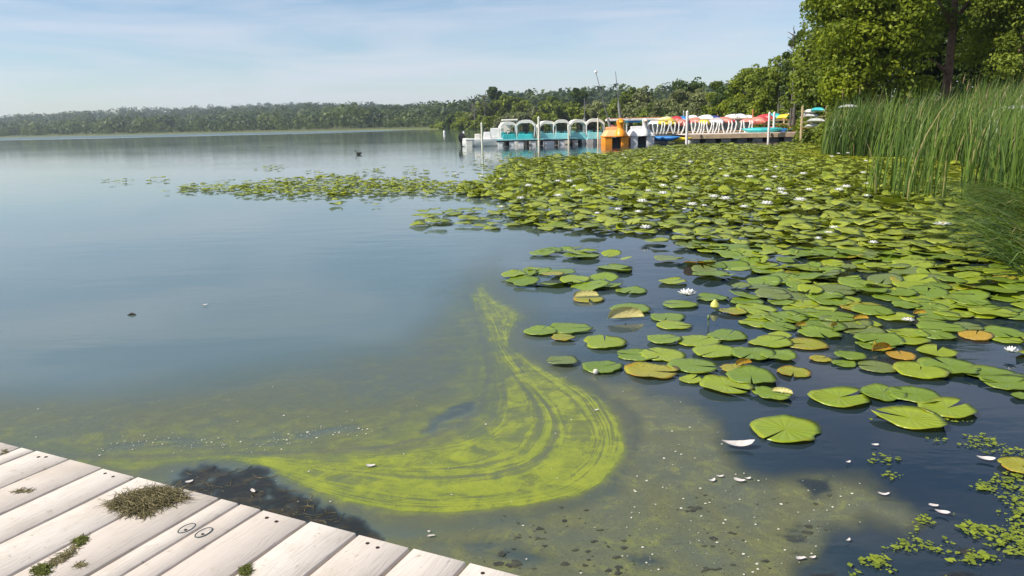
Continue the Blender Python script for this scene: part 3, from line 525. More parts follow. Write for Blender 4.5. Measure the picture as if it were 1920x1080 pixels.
for px, py, wd, kd, lbl in HERO:
    x, y = G(px, py); xa, ya = G(px-wd/2, py); r = math.hypot(x-xa, y-ya)*1.0
    put_pad(x, y, r, kd, lbl, z=.010+.0018*(len(placed) % 9))
POLY_A = [(1010, 300), (1140, 289), (1230, 277), (1290, 272), (1500, 272), (1640, 285), (1990, 290), (2300, 480), (2200, 620), (1920, 600), (1850, 600), (1700, 580), (1560, 540), (1480, 520), (1400, 495), (1325, 472), (1330, 457), (1240, 440), (1130, 435), (1060, 430), (980, 426), (960, 405), (975, 388), (960, 377), (880, 370), (860, 358), (900, 346), (930, 325), (960, 305)]
POLY_A2 = [(335, 352), (400, 346), (460, 344), (530, 337), (620, 332), (700, 334), (800, 342), (900, 346), (900, 372), (780, 367), (560, 370), (455, 367), (420, 358), (340, 362)]
POLY_B = [(950, 522), (1030, 500), (1000, 475), (1110, 440), (1320, 455), (1420, 500), (1560, 540), (1700, 575), (2000, 600), (2100, 700), (1920, 690), (1800, 690), (1560, 690), (1500, 650), (1420, 660), (1420, 610), (1380, 560), (1300, 520), (1180, 525), (1130, 545), (1010, 545)]
POLY_C = [(790, 405), (900, 392), (980, 392), (1000, 428), (900, 430), (800, 430), (775, 424)]
POLY_D = [[(570, 322), (760, 318), (960, 318), (960, 332), (760, 330), (600, 330)], [(860, 285), (1160, 285), (1160, 300), (900, 296)], [(185, 337), (360, 333), (310, 345), (190, 348)], [(265, 352), (310, 350), (312, 364), (270, 364)], [(470, 312), (545, 312), (545, 318), (470, 320)], [(355, 388), (400, 388), (398, 398), (360, 398)], [(620, 380), (740, 385), (700, 395), (620, 392)], [(150, 418), (210, 416), (205, 424), (155, 426)], [(880, 300), (1000, 300), (980, 320), (880, 322)], [(1040, 465), (1200, 460), (1200, 500), (1050, 500)]]
def padfield(n, x0, x1, y0, y1, R):
    return R.uniform(x0, x1, n), R.uniform(y0, y1, n)
R5 = np.random.default_rng(5); PX_, PY_, PR = [], [], []
def sample(poly, cov, R, rmean=.145, edge=10, clump=.0):
    P = np.array([G(*q) for q in poly]); x0, y0 = P.min(0); x1, y1 = P.max(0); area = (x1-x0)*(y1-y0); n = int(cov*area/(math.pi*rmean**2)); x, y = R.uniform(x0, x1, n), R.uniform(y0, y1, n)
    px, py = PX(np.stack([x, y, x*0], -1)); d = sdpoly(px, py, poly); ok = d > edge*(fbm(px/22, py/7, 91, 3)-.62)
    if clump: ok &= fbm(x*1.1, y*1.1, int(clump*100), 3) > clump*.5
    return x[ok], y[ok]
def thin(x, y, f, extra=None):
    keep = []; cell = {}
    for i in range(len(x)):
        rmin = f if not callable(f) else f(x[i], y[i]); k = (int(x[i]/.5), int(y[i]/.5)); good = True
        for a in (-1, 0, 1):
            for b in (-1, 0, 1):
                for (u, v) in cell.get((k[0]+a, k[1]+b), ()):
                    if (u-x[i])**2+(v-y[i])**2 < rmin*rmin: good = False; break
                if not good: break
            if not good: break
        if good and extra is not None:
            for (u, v, w) in extra:
                if (u-x[i])**2+(v-y[i])**2 < (w+rmin*.4)**2: good = False; break
        if good: keep.append(i); cell.setdefault(k, []).append((x[i], y[i]))
    return x[keep], y[keep]
xa, ya = sample(POLY_A, 3.6, R5, edge=16); xa, ya = thin(xa, ya, .132)
xa2, ya2 = sample(POLY_A2, 2.8, R5, edge=7); mk = fbm(xa2*.5, ya2*.9, 52, 3) > .36; xa2, ya2 = thin(xa2[mk], ya2[mk], .125)
xb, yb = sample(POLY_B, 3.2, R5, edge=18); pbx, pby = PX(np.stack([xb, yb, xb*0], -1))
cb = np.interp(pby, [460, 520, 600, 700], [0, 0, 0, 0])+np.interp(pbx, [950, 1150, 1350, 1480, 1600, 1950], [.42, .50, .50, .26, .05, .12]); mk = (fbm(xb*1.3, yb*1.3, 47, 3) > cb) & ~((pbx > 1780) & (pby > 590) & (fbm(xb*1.3, yb*1.3, 48, 2) < .55)); xb, yb = thin(xb[mk], yb[mk], .15, placed)
xc, yc = sample(POLY_C, 1.6, R5, edge=10); mk = fbm(xc*1.2, yc*1.2, 49, 3) > .38; xc, yc = thin(xc[mk], yc[mk], .2)
ds = [sample(p, .13, R5, edge=4) for p in POLY_D]; xd = np.concatenate([d[0] for d in ds]); yd = np.concatenate([d[1] for d in ds])
ax = np.concatenate([xa, xa2, xb, xc, xd]); ay = np.concatenate([ya, ya2, yb, yc, yd]); zone = np.concatenate([np.full(len(q), i) for i, q in enumerate((xa, xa2, xb, xc, xd))])
ar = np.clip(R5.normal(.145, .028, len(ax)), .07, .2); dist = np.hypot(ax, ay); ar = ar*np.where((zone == 1) | (zone == 4), .72, 1)*np.interp(dist, [12, 30], [1, .85])
hx, hy = PX(np.stack([ax, ay, ax*0], -1)); land = (sdpoly(ax, ay, SHORE) > 0) | inpoly(hx, hy, [(1470, 283), (1540, 281), (1640, 287), (1700, 296), (1640, 303), (1560, 301), (1500, 293)]) | inpoly(hx, hy, [(1740, 300), (1850, 322), (1850, 340), (1760, 325)]); vis = (hx > -20) & (hx < 1960)
order = np.argsort(np.where(vis & ~land, dist, 1e6)); near = order[:max(0, 300-len(HERO)-0)]; isn = np.zeros(len(ax), bool); isn[near] = True
print('pads', len(ax), 'near', len(near), dist[near].max())
LM = [(1289, 554, 'the big white flower'), (1172, 600, 'the upturned yellow leaf'), (1650, 664, 'the orange curled leaf'), (1895, 667, 'the right edge white flower'), (1488, 700, 'the oval spotted pad'), (1775, 735, 'the overlapping pad group'), (1766, 434, 'the flower near the reeds'), (1563, 443, 'the mid mat flower'), (1636, 473, 'the lower mat flower'), (1211, 441, 'the water edge flower'), (1722, 594, 'the small orange leaf at right'), (1612, 604, 'the long yellow curled edge'), (1104, 562, 'the torn pinkish pad'), (1533, 466, 'the half closed flower'), (1702, 560, 'the gap right of centre'), (1850, 540, 'the drooping reeds'), (1420, 520, 'the open water bay')]
KL = {'green': 'mid green pad', 'lime': 'lime green pad', 'yellow': 'yellowing brown edged pad', 'orange': 'orange dead pad', 'dull': 'dull olive pad'}
ORD = 'nearest second third fourth fifth sixth seventh eighth ninth tenth eleventh twelfth thirteenth fourteenth fifteenth sixteenth seventeenth eighteenth nineteenth twentieth'.split()
DIRS = ['to the right of', 'behind and right of', 'straight behind', 'behind and left of', 'to the left of', 'in front and left of', 'straight in front of', 'in front and right of']
rows = []
for i in near:
    kd = str(R5.choice(['green', 'lime', 'yellow', 'dull', 'orange'], p=[.53, .335, .045, .08, .01])); px, py = hx[i], hy[i]
    d = [math.hypot(px-a, (py-c)*2.2) for a, c, _ in LM]; q = int(np.argmin(d)); dr = int(round(math.atan2(-(py-LM[q][1])*2.2, px-LM[q][0])/(math.pi/4))) % 8; rows.append((d[q], int(i), kd, q, dr))
cnt = {}
for d, i, kd, q, dr in sorted(rows):
    k = (kd, q, dr); cnt[k] = cnt.get(k, 0)+1; py = hy[i]; lbl = f'{ORD[min(19, cnt[k]-1)]} {KL[kd]} {DIRS[dr]} {LM[q][2]}'
    tl = R5.normal(0, .02 if py > 560 else .09, 2); zz = .009+R5.uniform(0, .014)+(0 if py > 560 else R5.uniform(0, .03))
    put_pad(ax[i], ay[i], ar[i], kd, lbl, 'lily pads of the loose scatter and near mat', tilt=tuple(tl), z=zz)
far = np.where(~isn & ~land)[0]; print('far pads', len(far))
Vs, Us, Ts, Fs3 = [], [], [], []
tmpl = []
for s in range(5):
    nr = 11; V, U, F = pad_geo(nr, 2, 900+s, wav=.06, lift=.08); V = np.array(V); U = np.array(U); tri = []
    for f in F: tri.append(f[:3]); 
    tri = [f if len(f) == 3 else None for f in F]; T3 = []
    for f in F:
        if len(f) == 3: T3.append(f)
        else: T3.append((f[0], f[1], f[2])); T3.append((f[0], f[2], f[3]))
    tmpl.append((V, U, np.array(T3)))
base = 0; Rt = np.random.default_rng(15)
for s in range(5):
    V, U, T3 = tmpl[s]; ids = far[s::5]; n = len(ids); d_ = dist[ids]
    tl = np.clip(np.abs(Rt.normal(0, 1, n))*np.interp(d_, [7, 14, 50], [.05, .17, .12]), 0, .8)*(zone[ids] != 3)*np.where((zone[ids] == 1) | (zone[ids] == 4), .4, 1); ta = Rt.uniform(0, 6.28, n); rz = Rt.uniform(0, 6.28, n)
    P = V[None]*ar[ids][:, None, None]; fold = np.interp(d_, [8, 16, 30, 50], [0, .5, .4, .15])*Rt.uniform(0, 1, n)
    P[:, :, 2] += (P[:, :, 0]**2)*fold[:, None]/ar[ids][:, None]
    c, s_ = np.cos(rz)[:, None], np.sin(rz)[:, None]; x = P[:, :, 0]*c-P[:, :, 1]*s_; y = P[:, :, 0]*s_+P[:, :, 1]*c; z = P[:, :, 2]
    ux, uy = np.cos(ta)[:, None], np.sin(ta)[:, None]; along = x*ux+y*uy; z2 = z+along*np.sin(tl)[:, None]; sh = along*(np.cos(tl)[:, None]-1); x += sh*ux; y += sh*uy
    lift = .015+ar[ids]*np.sin(tl)+Rt.uniform(0, 1, n)**2*np.interp(d_, [7, 13, 60], [.03, .10, .02])
    Q = np.stack([x+ax[ids][:, None], y+ay[ids][:, None], z2+lift[:, None]], -1); Vs.append(Q.reshape(-1, 3)); Us.append(np.tile(U, (n, 1))); Ts.append(np.repeat(Rt.uniform(0, 1, n), len(V)))
    Fs3.append((T3[None]+np.arange(n)[:, None, None]*len(V)+base).reshape(-1, 3)); base += n*len(V)
FARM = pad_mat('pad_mat_far', (.17, .24, .016), (.40, .45, .04), (.44, .40, .06), .35, .1)
tag(link('lily_pads', npmesh('lily_pads', np.concatenate(Vs), np.concatenate(Fs3), {'tint': np.concatenate(Ts)}, np.concatenate(Us)), FARM, smooth=True), 'countless lily pads crowded together out to the docked boats', 'lily pads', kind='stuff')
# folded and upturned leaves
def folded(px, py, wd, label, kind, curl=1.0, rz=0.0, base=None):
    x, y = G(px, py); xa_, _ = G(px-wd/2, py); r = abs(x-xa_); root = empty('curled_leaf', (x, y, .02), rz, label, 'lily leaf'); nu, nv = 12, 8; V = []; F = []; U = []
    for i in range(nu+1):
        for j in range(nv+1):
            u = i/nu*2-1; v = j/nv; w = math.sqrt(max(0, 1-u*u))**.8; a = v*math.pi*.62*curl; V.append((u*r, -.15*r+r*.75*w*math.sin(a)*.9*.6-.1*r*v, .5*r*w*(1-math.cos(a))*.75+.01)); U.append((u, v*w))
    for i in range(nu):
        for j in range(nv): q = i*(nv+1)+j; F.append((q, q+nv+1, q+nv+2, q+1))
    me = npmesh('blade', V, F, uv=U); link('blade', me, PADM[kind], root, True)
    b = MB(); b.tube([(0, -.1*r, .01), (.05*r, .1*r, .05*r), (.02*r, .25*r, .3*r)], [.006, .006, .004], 6); b.build('stalk', PADM['yellow'], root, True); return root
folded(1172, 601, 72, 'pale yellow lily leaf turned up on edge among green pads', 'cream', 1.0, .1)
folded(1466, 744, 42, 'cream coloured folded leaf tip lying on a green pad', 'cream', .8, -.5)
folded(1650, 664, 44, 'orange curled up dead leaf rising above the pads', 'orange', 1.3, .2)
folded(1392, 690, 40, 'orange tipped curled leaf in the middle of the big cluster', 'orange', .9, .4)
folded(1098, 560, 50, 'pale pinkish curled leaf at the back left of the scattered pads', 'cream', .8, 0)
folded(1640, 655, 30, 'small yellow curled leaf behind the orange one', 'yellow', 1.1, 1.2)
folded(1500, 617, 24, 'small orange yellow leaf tip between pads behind the cluster', 'orange', 1.1, .3)
folded(1562, 618, 22, 'tiny orange leaf tip farther right behind the cluster', 'orange', 1.2, .6)
folded(1612, 604, 34, 'long yellow orange curled edge among farther pads', 'orange', .9, .1)
folded(1722, 594, 30, 'orange curled leaf among the farther pads at right', 'orange', 1.0, .2)
# ------------------------------------------------------------------ water lily flowers
PETAL = M('petal_white', (.82, .82, .78), .45, .06, 30); STAM = M('stamen_yellow', (.7, .45, .03), .6, .2, 40); SEPAL = M('sepal_green', (.12, .17, .05), .5, .2, 20); BUDY = M('bud_yellow', (.6, .58, .12), .45, .2, 15)
def flower_meshes(openness, seed):
    R = random.Random(seed); b = MB()
    for layer, (n, l, el) in enumerate(((9, 1.0, .35), (8, .85, .75), (6, .6, 1.1))):
        for i in range(n):
            a = 2*math.pi*(i+.5*layer)/n+R.uniform(-.1, .1); e = el*(1.5-openness); ca, sa = math.cos(a), math.sin(a); secs = []
            for k, (q, w) in enumerate(((.08, .06), (.35, .2), (.7, .17), (1.0, .01))):
                rr = q*l*math.cos(e*(.6+.4*q)); zz = q*l*math.sin(e*(.6+.4*q)); secs.append([(ca*rr-sa*w*s, sa*rr+ca*w*s, zz+.06*abs(s)*(q < .9)) for s in (-1, 0, 1)]+[(ca*rr, sa*rr, zz-.03)])
            b.loft(secs)
    me = bpy.data.meshes.new('petals'); me.from_pydata(b.v, [], b.f); me.update(); me.materials.append(PETAL); me.shade_smooth()
    c = MB(); c.ball((0, 0, .16), (.17, .17, .14), 10, 6)
    for i in range(12): a = i*.524; c.tube([(0, 0, .15), (.16*math.cos(a), .16*math.sin(a), .36)], [.03, .02], 4)
    mc = bpy.data.meshes.new('stamens'); mc.from_pydata(c.v, [], c.f); mc.update(); mc.materials.append(STAM)
    s = MB()
    for i in range(4):
        a = i*math.pi/2+.4; ca, sa = math.cos(a), math.sin(a); s.loft([[(ca*q-sa*w*t, sa*q+ca*w*t, -.03+.15*q) for t in (-1, 0, 1)]+[(ca*q, sa*q, -.06+.15*q)] for q, w in ((.05, .08), (.5, .2), (.95, .02))])
    ms = bpy.data.meshes.new('sepals'); ms.from_pydata(s.v, [], s.f); ms.update(); ms.materials.append(SEPAL); return me, mc, ms
FLW = [flower_meshes(.9, 1), flower_meshes(.55, 2), flower_meshes(.2, 3)]
FL = [(1289, 554, 30, 1, 'large white water lily flower standing between scattered pads'), (1211, 441, 20, 1, 'white lily flower at the water edge of the mat'), (1197, 410, 15, 1, 'white lily flower, second right of three in the mat front'), (1159, 405, 14, 1, 'white lily flower in the middle of three in the mat front'), (1120, 413, 12, 1, 'white lily flower, left one of three in the mat front'),
 (941, 400, 11, 1, 'white lily flower over the pale patch of pads left of the mat'), (855, 334, 8, 1, 'small white lily flower, left one of three behind the long strip'), (903, 338, 9, 1, 'small white lily flower, middle one of three behind the long strip'), (940, 343, 8, 1, 'small white lily flower, right one of three behind the long strip'),
 (1563, 443, 15, 1, 'white lily flower in the middle of the mat'), (1636, 473, 14, 1, 'white lily flower lower right in the mat'), (1533, 466, 9, 2, 'half closed white lily flower near the inner water edge'), (1766, 434, 24, 0, 'large open whitish lily flower near the drooping reeds'), (1395, 400, 15, 1, 'white lily flower among farther pads, left centre of the mat'), (1320, 398, 11, 1, 'white lily flower left of centre in the farther mat'), (1283, 405, 9, 1, 'white lily bud flower left in the farther mat'), (1895, 667, 18, 2, 'half closed white lily flower at the right edge'),
 (1702, 608, 12, 0, 'flat whitish flower floating among right hand pads'), (1440, 365, 12, 1, 'white lily flower high in the mat toward the dock'), (1553, 452, 14, 0, 'open white flower beside the one in the middle of the mat')]
for px, py, wd, v, lbl in FL:
    x, y = G(px, py+wd*.25); r = max(wd/2/FPX*math.hypot(x, y)*1.3, .05); zb = .04 if py > 500 else .12; root = empty('water_lily_flower', (x, y, zb), random.uniform(0, 6), lbl, 'flower', 'white water lily flowers'); root.scale = (r, r, r)
    for nm, me in zip(('petals', 'stamens', 'sepals'), FLW[v]): o = bpy.data.objects.new(nm, me); COL.objects.link(o); o.parent = root
k = 0
while k < 44:
    px, py = R5.uniform(960, 1640), R5.uniform(283, 405)
    if not inpoly(np.array([px]), np.array([py]), POLY_A)[0]: continue
    x, y = G(px, py); r = R5.uniform(.07, .12); root = empty('water_lily_flower', (x, y, .16), R5.uniform(0, 6), 'tiny distant white lily flower in the far part of the mat', 'flower', 'tiny distant white lily flowers'); root.scale = (r, r, r); k += 1
    for nm, me in zip(('petals', 'stamens'), FLW[1]): o = bpy.data.objects.new(nm, me); COL.objects.link(o); o.parent = root
x, y = G(1340, 582); root = empty('lily_bud', (x, y, .015), 0, 'pale yellow pointed lily bud right of the big white flower', 'flower bud'); b = MB(); b.loft([[(rr*math.cos(t)*.05, rr*math.sin(t)*.05, z) for t in [k*math.pi/4 for k in range(8)]] for rr, z in ((.4, 0), (.75, .02), (.65, .045), (.12, .075))]); b.build('petals', BUDY, root, True)
b = MB(); b.tube([(0, 0, -.02), (.05, -.03, .0)], .01); b.build('stalk', SEPAL, root)
x, y = G(1328, 611); b = MB(); b.tube([(x, y, -.02), (x, y, .05)], [.004, .005]); b.ball((x, y, .065), (.012, .012, .02)); tag(b.build('lily_bud', SEPAL, None, True), 'dark green lily bud sticking out of open water behind the cluster', 'flower bud')
# ------------------------------------------------------------------ floating petals, feathers, flecks, pondweed
FEATH = M('feather', (.62, .56, .52), .7, .15, 60); FLECK = M('foam_fleck', (.55, .53, .44), .7, .15, 60); WEED = Fol('pondweed', (.14, .19, .02), (.30, .36, .03), .2); DARKW = M('dead_weed', (.045, .035, .02), .8, .5, 20)
def petal(px, py, wd, ang, label, nm='floating_petal', cat='petal', grp='pale petals and bits on the water', asp=.4):
    x, y = G(px, py); l = wd/FPX*math.hypot(x, y)*.46; b = MB(); secs = []
    bend = .25*math.sin(px*1.7); wob = random.uniform(.7, 1.3)
    for k in range(9):
        q = k/4-1; w = (1-abs(q)**2.2)**.5*(1+.35*q*math.sin(px))*wob+.03; cy = bend*l*(q*q-.4); zt = .003+l*(.10+.28*q*q*abs(math.sin(px*.7)))
        secs.append([(q*l, cy-w*l*asp, zt+.05*l), (q*l, cy, zt-.02*l), (q*l, cy+w*l*asp, zt+.10*l*(1+.5*math.sin(3*q+px))), (q*l, cy, zt-.05*l-.0006)])
    b.loft(secs); o = b.build(nm, FEATH, None, True); o.location = (x, y, .006); o.rotation_euler = (0, 0, ang); tag(o, label, cat, grp)
for px, py, wd, an, lbl in [(1384, 840, 68, -.05, 'long pale pinkish feather floating before the large single pad'), (1766, 966, 26, -.5, 'white petal pair in dark water, lower one'), (1750, 952, 18, -.2, 'white petal pair in dark water, upper one'), (1848, 865, 30, -.4, 'pale feather shaped petal toward the right border'), (1638, 866, 0, 0, ''),
        (1335, 905, 18, .5, 'pale petal at the left of four by the pool rim'), (1350, 897, 16, 0, 'small white petal between four by the pool rim'), (1386, 905, 24, -.4, 'white curved petal by the pool rim'), (1402, 901, 14, .1, 'rightmost small white petal by the pool rim'), (1590, 870, 12, .3, 'small white petal in dark water right of the feather'), (1657, 931, 22, -.1, 'white triangular petal on the grey film tongue'), (1590, 1017, 14, .6, 'white petal at the lower corner of the film'),
        (1500, 1052, 22, .1, 'white foam streak at the lower end of the film'), (1523, 1050, 16, .2, 'short white foam bit beside the foam streak'), (1310, 1, 0, 0, ''), (1118, 772, 12, .4, 'white petal inside the green swirl'), (695, 877, 20, .1, 'pale petal on the inner green band'), (384, 574, 12, 0, 'lone white petal far out on open water'), (808, 1009, 18, .2, 'white petal by the dock edge'), (355, 907, 16, .6, 'pale petal in the dark weedy water'), (475, 925, 18, -.8, 'white petal over the dark weed'), (1640, 838, 14, -.2, 'small white petal between the pads and film')]:
    if wd: petal(px, py, wd, an, lbl)
x, y = G(1117, 703); b = MB(); b.ball((x, y, .02), .018, 12, 8); tag(b.build('fluff_ball', FLECK, None, True), 'small white ball of fluff floating beside a single pad', 'fluff')
Rf = np.random.default_rng(3); C = []
def inK(px, py): return inpoly(px, py, POLY_K1) | inpoly(px, py, POLY_K2)
px = Rf.uniform(-40, 1620, 2600); py = Rf.uniform(700, 1080, 2600); ok = inK(px, py) & (Rf.uniform(size=2600) < np.where(px > 1180, .85, .16)); px, py = px[ok], py[ok]
px2 = Rf.uniform(180, 700, 420); py2 = 846-.07*(px2-200)+8*np.sin(px2/60)+Rf.normal(0, 8, 420); px = np.r_[px, px2]; py = np.r_[py, py2]
V, F = [], []
for a, b_ in zip(px, py):
    x, y = G(a, b_); r = .0011+.0055*Rf.uniform()**6; n = 5; c0 = len(V); ph = Rf.uniform(0, 6)
    for k in range(n): t = ph+k*2*math.pi/n; q = r*Rf.uniform(.6, 1.3); V.append((x+q*math.cos(t), y+q*math.sin(t), .006)); 
    V.append((x, y, .006+r*.6))
    for k in range(n): F.append((c0+k, c0+(k+1) % n, c0+n))
tag(link('floating_flecks', npmesh('floating_flecks', V, F), FLECK), 'tiny pale flecks sprinkled over the algae film', 'flecks', kind='stuff')
px = Rf.uniform(900, 1560, 200); py = Rf.uniform(930, 1080, 200); ok = inpoly(px, py, POLY_K2) & (fbm(px/60, py/25, 44, 3) > .5); V, F = [], []
for a, b_ in zip(px[ok], py[ok]):
    x, y = G(a, b_); r = .003+.011*Rf.uniform()**3; c0 = len(V); ph = Rf.uniform(0, 6)
    for k in range(6): q = r*Rf.uniform(.4, 1.5); V.append((x+q*1.4*math.cos(ph+k*1.047), y+q*math.sin(ph+k*1.047), .0055))
    V.append((x, y, .0055+r*.15))
    for k in range(6): F.append((c0+k, c0+(k+1) % 6, c0+6))
tag(link('dark_debris', npmesh('dark_debris', V, F), M('rotted_bits', (.05, .05, .03), .5, .5, 30)), 'small dark rotted bits scattered over the olive film at the bottom', 'debris', kind='stuff')
# pondweed leaves in the dark water
POLY_W = [(1600, 790), (1700, 780), (1920, 800), (2000, 900), (2000, 1150), (1560, 1150), (1600, 1060), (1700, 1010), (1720, 960), (1640, 880)]
px = Rf.uniform(1540, 2000, 9000); py = Rf.uniform(780, 1150, 9000); X, Y = np.array([G(a, b) for a, b in zip(px, py)]).T
wgt = fbm(X*5, Y*5, 81, 4)+.22*sst(1650, 1950, px)*sst(850, 1050, py)-.05*sst(1700, 1560, px); ok = inpoly(px, py, POLY_W) & (wgt+.10*(Rf.uniform(size=len(X))-.5) > .585); X, Y = X[ok], Y[ok]; X = X+Rf.normal(0, .01, len(X))
V, F, T = leafquads(np.stack([X, Y, X*0+.008], -1), .008+.022*Rf.uniform(0, 1, len(X))**1.5, Rf.uniform(0, 1, len(X)), up=9, elong=.7, R=Rf); V[:, 2] = np.maximum(V[:, 2], .0055)
tag(link('floating_pondweed', npmesh('floating_pondweed', V, F, {'tint': T}), WEED), 'loose yellow-green pondweed leaves on dark water at the lower right', 'pondweed', kind='stuff')
b = MB()
for k in range(80):
    a, c = Rf.uniform(335, 640), Rf.uniform(880, 985)
    if not inpoly(np.array([a]), np.array([c]), HOLES[0][0])[0]: continue
    x, y = G(a, c); t = Rf.uniform(0, 6.28); pts = [(x, y, .004)]
    for s in range(4): t += Rf.normal(0, .8); pts.append((pts[-1][0]+.022*math.cos(t), pts[-1][1]+.022*math.sin(t), .004))
    b.tube(pts, float(Rf.uniform(.0006, .002)), 4)
tag(b.build('surface_weed', M('olive_weed', (.10, .085, .035), .8, .5, 30)), 'brown stringy weed in the dark gap beside the dock boards', 'water weed', kind='stuff')
# ------------------------------------------------------------------ cattails and reeds
def blades(P, h, lean, leand, wid, R, segs=5, curve=1.0, tint=None):
    n = len(P); t = np.linspace(0, 1, segs+1)[None, :, None]; P = np.asarray(P); ld = np.stack([np.cos(leand), np.sin(leand), leand*0], -1)[:, None, :]
    ln = (lean*h)[:, None, None]; zz = np.array([0, 0, 1.])[None, None]; drop = np.clip(lean, 0, 2)[:, None, None]
    c = P[:, None, :]+ld*ln*(t**(1.2+.8*curve))+zz*(h[:, None, None]*(t-drop*.42*t**2.6))
    wa = R.uniform(0, math.pi, n); wd = np.stack([np.cos(wa), np.sin(wa), wa*0], -1)[:, None, :]; w = (wid[:, None, None]*.5)*(1-t**2.5)*(.75+.25*np.minimum(1, t*4))+.0005
    V = np.stack([c-wd*w, c+wd*w], 2).reshape(-1, 3); k = (segs+1)*2; b = np.arange(n)[:, None]*k+np.arange(segs)[None]*2
    F = np.stack([b, b+1, b+3, b+2], -1).reshape(-1, 4); T = np.repeat(tint, k)
    T = np.clip(T+np.tile(np.repeat(np.linspace(-.12, .12, segs+1), 2), n), 0, 1) if tint.max() <= .9 else T
    return V, F, T
CAT = Fol('cattail_leaf', (.018, .055, .014), (.19, .28, .045), .28, .38, c2=(.36, .29, .13))
def reedfield(name, poly, npm, hr, label, R, leanm=.12, leandir=0., spread=1.2, wid=.022, zone_clump=.42, hfun=None, mat=CAT, cat='cattails', tintb=(.1, .7), dead=.03, curve=1.):
    P = np.array(poly); x0, y0 = P.min(0); x1, y1 = P.max(0); n = int(npm*(x1-x0)*(y1-y0)); x, y = R.uniform(x0, x1, n), R.uniform(y0, y1, n); ok = inpoly(x, y, poly) & (fbm(x*1.5, y*1.5, 17, 3) > zone_clump); x, y = x[ok], y[ok]; n = len(x)
    z = np.maximum(-.1, gz(x, y)-.05); h = R.uniform(*hr, n)*(.55+.85*fbm(x*.9, y*.9, 23, 4))
    if hfun is not None: h = h*hfun(x, y)
    tint = R.uniform(*tintb, n)+.25*(fbm(x*2, y*2, 29, 3)-.5); tint = np.clip(tint, 0, .88); tint = np.where(R.uniform(size=n) < dead, 1., tint)
    V, F, T = blades(np.stack([x, y, z], -1), h, np.abs(R.normal(leanm, .1, n)), leandir+R.normal(0, spread, n), wid*R.uniform(.7, 1.3, n), R, tint=np.where(tint > .95, .9, tint), curve=curve)
    T = np.where(np.repeat(tint, 12) > .95, 1., np.minimum(T, .9)); print(name, n)
    return tag(link(name, npmesh(name, V, F, {'tint': T}), mat), label, cat, kind='stuff')
Rc = np.random.default_rng(19)
g = G
MAIN = [g(1538, 291), g(1600, 294), g(1660, 297), g(1720, 303), g(1790, 310), g(1850, 325), g(1930, 338), (15.5, 13.5), (24, 18), (27, 30), (19.5, 36), g(1545, 282)]
reedfield('cattail_stand', MAIN, 100, (1.7, 2.75), 'tall dense stand of green cattails along the right shore', Rc, wid=.032, zone_clump=.38, leanm=.24, leandir=0, spread=.9, tintb=(.0, .88), dead=.08, hfun=lambda x, y: np.interp(y, [14, 22, 32], [.80, .92, 1.02]))
FRONT = [g(1622, 388), g(1690, 392), g(1765, 386), g(1790, 372), g(1740, 352), g(1650, 352), g(1618, 365)]
reedfield('cattail_clump', FRONT, 55, (1.0, 2.1), 'looser clump of cattails standing forward among the lily pads', Rc, wid=.022, zone_clump=.40, leanm=.14, tintb=(.25, .85), dead=.06)
RIGHT = [g(1800, 395), g(1850, 385), g(1960, 392), g(2040, 420), g(2040, 360), g(1940, 345), g(1860, 342), g(1800, 352)]
reedfield('cattail_clump', RIGHT, 60, (1.2, 2.3), 'cattails at the right border in front of the tall stand', Rc, wid=.028, zone_clump=.38, leanm=.16, tintb=(.15, .75))
DROOP = [g(1860, 405), g(1880, 460), g(1915, 520), g(2000, 540), g(2030, 400), g(1880, 372)]
reedfield('drooping_reeds', DROOP, 200, (.5, 1.1), 'thin dark green reeds bowed over the water at the right border', Rc, leanm=1.3, leandir=math.pi*1.02, spread=.5, wid=.018, zone_clump=.30, cat='reeds', tintb=(.1, .85), dead=.04, curve=.1)
# duckweed fringe
FR = [g(1500, 300), g(1640, 303), g(1760, 318), g(1830, 345), g(1780, 385), g(1850, 420), g(1930, 420), g(1930, 330), g(1760, 292), g(1540, 280), g(1380, 279), g(1400, 284)]
P = np.array(FR); n = 26000; x, y = Rc.uniform(P[:, 0].min(), P[:, 0].max(), n), Rc.uniform(P[:, 1].min(), P[:, 1].max(), n); ok = inpoly(x, y, FR); x, y = x[ok], y[ok]
V, F, T = leafquads(np.stack([x, y, x*0+.012], -1), .14, Rc.uniform(.3, 1, len(x)), up=6, elong=.8, R=Rc); V[:, 2] = np.maximum(V[:, 2], .006)
tag(link('duckweed_fringe', npmesh('duckweed_fringe', V, F, {'tint': T}), Fol('duckweed', (.16, .2, .01), (.36, .38, .02), .2)), 'yellow-green duckweed along the foot of the cattails', 'duckweed', kind='stuff')
# brown seed heads of the cattails
HEADM = M('seed_head', (.22, .15, .08), .9, .3, 40); hm = None
for i in range(8):
    px, Yd = Rc.uniform(1560, 1900), Rc.uniform(20, 28); x = RY(px, 230, Yd)[0]; zt = Rc.uniform(1.9, 2.5)
    if hm is None:
        b = MB(); b.tube([(0, 0, -1.9), (0, 0, 0)], .008, 5); root0 = empty('cattail_spike', (x, Yd, zt), 0, 'brown cattail spike rising among the green leaves', 'cattail', 'brown cattail spikes in the stand'); s = b.build('stem', CAT, root0)
        b = MB(); b.tube([(0, 0, 0), (0, 0, .02), (0, 0, .18), (0, 0, .2), (0, 0, .32)], [.007, .014, .014, .006, .003], 8); h = b.build('seed_head', HEADM, root0, True); hm = root0; SP = [root0]
    else:
        c = copy_tree(root0); SP.append(c); c.location = (x, Yd, zt); c.rotation_euler = (Rc.normal(0, .08), Rc.normal(0, .08), 0)
for k, c in enumerate(sorted(SP, key=lambda o: PX(np.array([o.location[:]]))[0][0])): c['label'] = f"{['leftmost', 'second', 'third', 'fourth', 'fifth', 'sixth', 'seventh', 'eighth'][k]} brown cattail spike counted from the left in the green stand"
